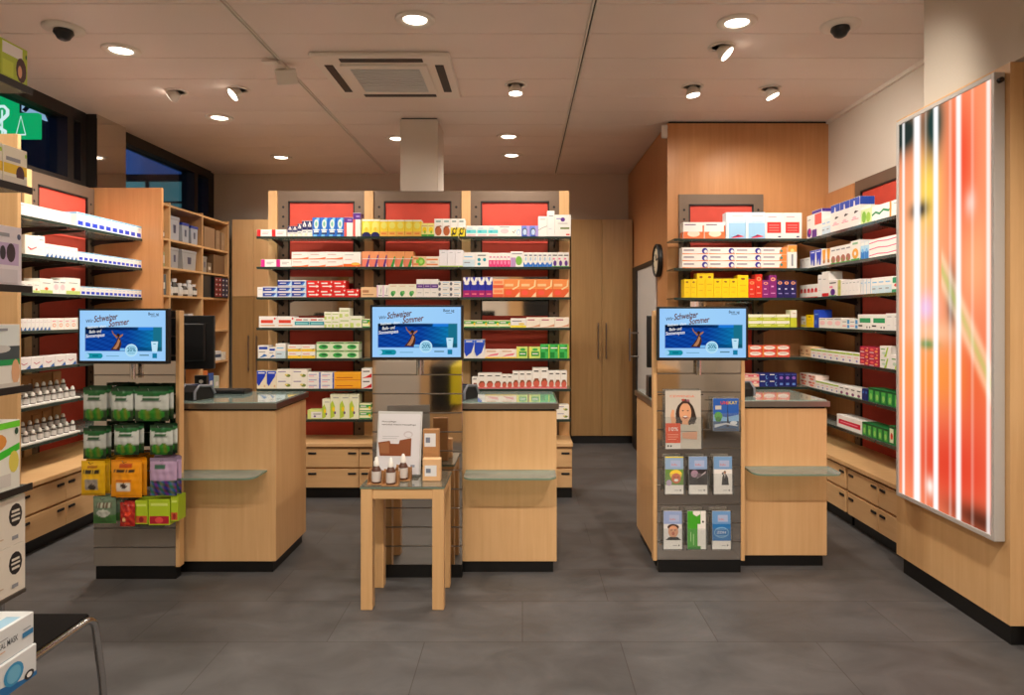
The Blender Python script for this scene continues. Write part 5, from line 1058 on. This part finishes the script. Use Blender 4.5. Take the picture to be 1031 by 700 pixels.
for (a, b, tg, lab) in sp:
    D_ = CD(b); spotlight(WX(a, D_), D_, tg, lab, (26 if b in (87,89) else 42 if b in (92,90) else 55)*EK, AIM[a])
# added fill spots without fittings, brightening shelves, counters and the front wall
for (x, y, tg, en) in ((-1.6,4.6,(-1.8,5.95,2.2),70),(-.9,4.4,(-.9,5.95,2.1),70),(-.1,4.4,(-.1,5.95,2.1),60),(1.3,3.4,(1.5,4.1,.6),50),(-.1,3.0,(-.1,4.0,.6),40)):
    pass
def extra(x, y, tg, en, ang=80):  # added fill light, no lamp fitting is built for it
    light('SPOT', 'lamp_and_fill_light', (x, y, CE-.03), en*EK, WARM, .05, ang, .9, tg)
extra(-1.75, 4.95, (-1.8,5.95,2.1), 55); extra(-.95, 4.95, (-.95,5.95,2.1), 50)
extra(1.55, 3.0, (2.5,5.4,1.3), 40); extra(1.35, 1.2, (1.5,4.1,.7), 115, 60); extra(-2.4, 3.2, (-3.4,5.0,1.6), 55); extra(-.1, 1.2, (-.1,4.0,.7), 95, 60); extra(-1.7, .9, (-1.7,4.0,.7), 45, 60)  # fill added for the counters and the side shelving
extra(-1.6, .3, (-1.6,-1.6,1.2), 60, 110); extra(1.2, .3, (1.2,-1.6,1.2), 60, 110)  # added wash that brightens the front wall for the mirrors
# track spotlight on the left rail
t = thing('track_spotlight', 'white box-shaped spotlight clipped to the left ceiling track', 'spotlight', (-1.666, 4.72, CE-.008))
mb = MB(); mb.bbox(-.02, .02, -.05, .05, -.03, 0, 'white_metal', (255,)*3, .004); mb.build('track_adapter', t)
mb = MB(); Mr = Matrix.Rotation(.5, 4, 'X') @ Matrix.Rotation(.35, 4, 'Z'); mb.M = Matrix.Translation((.02,.06,-.075)) @ Mr; mb.bbox(-.07, .07, -.035, .035, -.05, .05, 'white_metal', (255,)*3, .006); mb.build('lamp_head', t)
mb = MB(); mb.box(-.10, -.0, -.08, -.02, -.02, -.012, 'white_metal'); mb.build('side_arm', t)
# air conditioner cassette
ax, ay = (WX(310, 4.55)+WX(455, 4.55))/2, 4.545
t = thing('air_conditioner', 'white square ceiling cassette air conditioner with slatted grille', 'air conditioner', (ax-.005, 4.53, CE)); 
h2 = .47; mb = MB()
mb.bbox(-h2, h2, 0, .90, -.03, -.0005, 'white_metal', (255,)*3, .012); mb.bbox(-.30, .30, .15, .75, -.045, -.028, 'white_metal', (255,)*3, .008); mb.build('casing', t)
for (a,b,c_,d_) in ((-.28,.28,.055,.115),(-.28,.28,.785,.845),(-.41,-.35,.17,.73),(.35,.41,.17,.73)):
    mb = MB(); mb.bbox(a, b, c_, d_, -.034, -.029, 'black', (255,)*3, .002); mb.build('air_slot', t, 'dark air slot')
mb = MB(); mb.box(-.24, .24, .21, .69, -.0465, -.0445, 'translucent_plastic')
for k in range(12): mb.bbox(-.24, .24, .215+k*.04, .238+k*.04, -.052, -.0465, 'translucent_plastic', (255,)*3, .002)
mb.build('intake_grille', t, 'grey slatted grille')
# dome cameras
for (a, b, lab) in ((64,28,'black dome camera on white disc at the upper left'),(846,25,'black dome camera on white disc at the upper right')):
    D_ = CD(b); t = thing('dome_camera', lab, 'security camera', (WX(a, D_), D_, CE))
    mb = MB(); mb.lathe([(.115,-.0005),(.115,-.012),(.05,-.016)], (0,0,0), 28, 'white_metal'); mb.build('ceiling_plate', t, 'white disc plate')
    mb = MB(); mb.lathe([(.052,-.016),(.056,-.034),(.050,-.042),(.044,-.050),(.034,-.068),(.018,-.077),(.004,-.079)], (0,0,0), 24, 'dark_plastic'); mb.build('dome', t, 'black dome')

# ------------------------------------------------------------------ product rack at the left edge
t = thing('product_rack', 'chrome rack with dark glass shelves of boxed supports at left edge', 'rack', (-2.0, 2.79, 0))
RZ = [2.42, 2.015, 1.615, 1.215, .815, .40]
for (a, b, zt) in ((-.315,-.03,2.62),(-.05,-.09,.385),(-.315,-.97,2.62),(-.05,-.93,.385),(-.05,-.12,.385)): mb = MB(); mb.tube([(a,b,0),(a,b,zt)], .009, 'chrome'); mb.build('upright', t, 'chrome upright')
for z in RZ[:5]:
    mb = MB(); mb.box(-.33, 0, -1.0, 0, z-.014, z, 'shelf_glass', skip='frlk'); mb.box(-.33, 0, -1.0, 0, z-.014, z, 'glass_edge', skip='tb'); mb.box(-.001, .006, -1.0, 0, z-.022, z+.006, 'dark_frame'); mb.build('glass_shelf', t, 'dark-edged glass shelf')
mb = MB(); mb.box(-.33, -.006, -1.0, -.02, RZ[5]-.014, RZ[5], 'steel'); mb.build('base_shelf', t)
def rbox(z, y1, wy, h, ops, base, lab, rows=1, ex=0, r0=0):
    DS['tmp'] = (base, ops)
    me = carton_mesh('tmp', wy-.003, h, .20); 
    _carton.clear()
    for k in range(rows):
        o = bpy.data.objects.new('support_box', me); C.objects.link(o); o.rotation_euler = (0,0,PI/2)
        tag(o, lab if rows == 1 else '%s, %s of the two stacked' % (lab, ('lower','upper')[k]), 'box', loc=(-2.012+ex, y1-wy/2, z+.001+k*(h+.001)))
A1 = [R(0,0,1,.62,(186,206,60)), R(.05,.66,.8,.95,W_), E(.75,.4,.2,.32,(70,30,24)), E(.7,.35,.08,.16,SK), R(.05,.12,.45,.5,(206,224,70)), E(.93,.8,.03,.06,DG)]
rbox(RZ[0], 2.787, .145, .155, A1, (190,208,60), 'green and white photo box, far end of the topmost rack shelf'); rbox(RZ[0], 2.640, .16, .155, A1, (190,208,60), 'green and white photo box cut by left edge, topmost rack shelf')
A2 = [R(0,.3,1,.55,(240,200,60)), E(.7,.32,.18,.22,(80,50,60)), R(.1,.62,.7,.72,GR), R(0,0,1,.22,(220,214,200)), E(.93,.85,.04,.06,LG)]
rbox(RZ[1], 2.785, .13, .15, A2, (238,232,214), 'cream box with yellow band, far end of the second rack shelf'); rbox(RZ[1], 2.653, .14, .15, A2, (238,232,214), 'cream box with yellow band cut by left edge, second rack shelf')
A3 = [R(.1,.35,.9,.72,(190,170,205)), E(.4,.55,.09,.12,(50,50,60)), E(.65,.56,.14,.16,(60,50,56)), R(.1,.82,.6,.88,GR), E(.9,.84,.06,.05,(80,90,120)), R(.1,.3,.3,.36,PU), R(.2,.05,.85,.28,(206,200,206))]
rbox(RZ[2], 2.755, .17, .235, A3, (222,216,222), 'grey lilac photo box, far end of the third rack shelf'); rbox(RZ[2], 2.582, .17, .26, A3, (196,180,214), 'taller lilac box cut by left edge, third rack shelf')
A4 = [R(0,.55,1,1,(220,228,226)), R(0,.45,1,.66,(70,80,84)), E(.4,.62,.3,.06,(200,200,196)), R(0,.36,1,.45,(30,150,80)), E(.85,.25,.13,.2,(220,170,130)), R(0,0,1,.08,(206,200,190)), R(.05,.9,.6,.94,GR)]
rbox(RZ[3], 2.745, .17, .25, A4, (230,228,220), 'white and green bandage box, far end of the fourth rack shelf'); rbox(RZ[3], 2.572, .17, .33, [R(0,.78,1,1,(20,150,70)), R(.1,.84,.7,.94,(240,220,90))], (30,150,80), 'taller green box cut by left edge, fourth rack shelf')
A5 = [Pg((60,200,50),(0,.42),(.5,.48),(1,.56),(1,.66),(.4,.58),(0,.5)), E(.3,.72,.28,.12,(224,150,70)), E(.8,.4,.16,.16,(220,206,90)), R(0,.9,1,1,(110,220,50)), R(.1,.06,.7,.24,(210,206,200)), E(.88,.84,.06,.05,(40,80,60))]
rbox(RZ[4], 2.745, .17, .27, A5, (232,232,222), 'white box with bright green wave, far end of the fifth rack shelf'); rbox(RZ[4], 2.572, .17, .29, A5, (120,220,60), 'bright green box cut by left edge, fifth rack shelf')
mb = MB(); mb.bbox(-.2, 0, -.09, .09, 0, .10, 'print', (190,30,30), .002); mb.add([(.0005,-.07,.03),(.0005,.07,.03),(.0005,.07,.07),(.0005,-.07,.07)], [(0,1,2,3)], 'print', (240,170,90)); tag(mb.build('support_box'), 'red box standing on the bright green rack box', 'box', loc=(-2.02, 2.48, RZ[4]+.295))
A6 = [E(.82,.62,.12,.24,K_), R(.75,.68,.89,.73,(220,214,200)), R(.74,.60,.90,.64,(220,214,200)), R(.75,.50,.89,.55,(220,214,200)), R(.2,.35,.52,.58,K_), R(.05,.2,.6,.22,(200,170,140)), R(.75,.12,.86,.2,GR), R(.05,.82,.35,.85,GR)]
rbox(RZ[5], 2.775, .30, .190, A6, (228,220,206), 'cream box with black oval on the bottom rack shelf', rows=2)

# ------------------------------------------------------------------ cantilever chair with mask boxes
t = thing('cantilever_chair', 'black seated chrome tube chair carrying mask boxes, bottom left', 'chair', (-1.755, 2.2, 0))
def side(s):
    x = s*.23; pts = [(x,-.22,.80),(x,-.25,.46),(x,-.22,.43)]
    for a in range(0, 7): q = a*PI/12; pts.append((x+(.0), .19+.06*math.sin(q), .37+.06*math.cos(q)))
    pts += [(x+s*.012, .265, .20), (x+s*.02, .27, .06)]
    for a in range(0, 4): q = a*PI/6; pts.append((x+s*.02, .23+.04*math.cos(q), .05-.04*math.sin(q)))
    pts += [(x+s*.02, -.25, .011)]
    return pts
for s in (-1, 1): mb = MB(); mb.tube(side(s), .0125, 'chrome', 12); mb.build('side_tube', t, 'chrome side tube')
mb = MB(); mb.tube([(.205,-.20,.425),(.205,.20,.425)], .008, 'chrome', 8); mb.tube([(-.205,-.20,.425),(-.205,.20,.425)], .008, 'chrome', 8); mb.build('seat_rail', t, 'chrome seat rail')
mb = MB(); mb.bbox(-.215, .215, -.22, .24, .424, .440, 'leather', (255,)*3, .005); mb.build('seat', t, 'black seat')
mb = MB(); mb.bbox(-.22, .22, -.245, -.225, .60, .82, 'leather', (255,)*3, .005); mb.build('backrest', t, 'black backrest')
mb = MB(); mb.tube([(-.25,-.25,.011),(.25,-.25,.011)], .0125, 'chrome'); mb.build('foot_tube', t, 'chrome foot tube')
def maskbox(z, lab, ops, dx):
    z += .003; h = .092; mb = MB(); mb.bbox(-.24, 0, -.27, .0, 0, h, 'print', (222,226,228), .002)
    mb.box(-.18, -.06, -.20, -.05, h, h+.0005, 'print', (180,196,206)); mb.box(-.05, -.01, -.23, -.04, h, h+.0005, 'print', (150,190,214))
    for i, op in enumerate(ops):
        x = .0004*(i+1)
        if op[0] == 't': mb.text(op[1], op[4], (x, -.27+op[2]*.27, op[3]*h), (0,1,0), (0,0,1), 'print', op[5], 0, 0, 'LEFT', .01, op[6]*.27); continue
        if op[0] == 'r': pts = [(op[1],op[2]),(op[3],op[2]),(op[3],op[4]),(op[1],op[4])]
        elif op[0] == 'e': pts = [(op[1]+op[3]*math.cos(a*PI/8), op[2]+op[4]*math.sin(a*PI/8)) for a in range(16)]
        else: pts = list(op[1])
        mb.add([(x, -.27+a*.27, b*h) for a, b in pts], [tuple(range(len(pts)))], 'print', op[-1])
    tag(mb.build('mask_box'), lab, 'box', loc=(-1.44+dx, 2.02, z))
MK = [T('MEDICAL MASK', .34,.42,.024,(60,70,80),.42), R(.36,.66,.62,.69,GR), R(.36,.3,.58,.33,TN), R(.82,.36,.98,.52,(60,130,180)), R(.83,.6,.94,.63,GR)]
MK2 = [R(0,0,1,.14,(40,110,170)), Pg((40,110,170),(0,.14),(.5,.14),(.8,.14),(.5,.34),(0,.4)), E(.66,.52,.14,.34,(60,150,200)), E(.66,.52,.1,.26,(110,180,215)), E(.88,.18,.07,.14,K_), E(.88,.18,.04,.08,W_)]
maskbox(.4405, 'white mask box with blue foot, lower on the tube chair', MK2, .008)
maskbox(.534, 'white mask box with grey lettering, upper on the tube chair', MK, 0)

# ------------------------------------------------------------------ world, camera
w = bpy.data.worlds.new('World'); bpy.context.scene.world = w; w.use_nodes = True
w.node_tree.nodes['Background'].inputs['Color'].default_value = (*lin((48,80,140)), 1); w.node_tree.nodes['Background'].inputs['Strength'].default_value = 1.0
cam = bpy.data.cameras.new('Camera'); co = bpy.data.objects.new('Camera', cam); C.objects.link(co); bpy.context.scene.camera = co
co.location = (0, 0, CH); co.rotation_euler = (PI/2, 0, 0)
cam.sensor_fit = 'HORIZONTAL'; cam.sensor_width = 36; cam.lens = F/1031*36; cam.shift_x = -(VX-515.5)/1031; cam.shift_y = -(350-VY)/1031; cam.clip_start = .02
vs = bpy.context.scene.view_settings; vs.view_transform = 'Standard'; vs.look = 'None'; vs.gamma = 1; vs.exposure = 0.0; vs.use_curve_mapping = False
print('OBJECTS', len(bpy.data.objects))
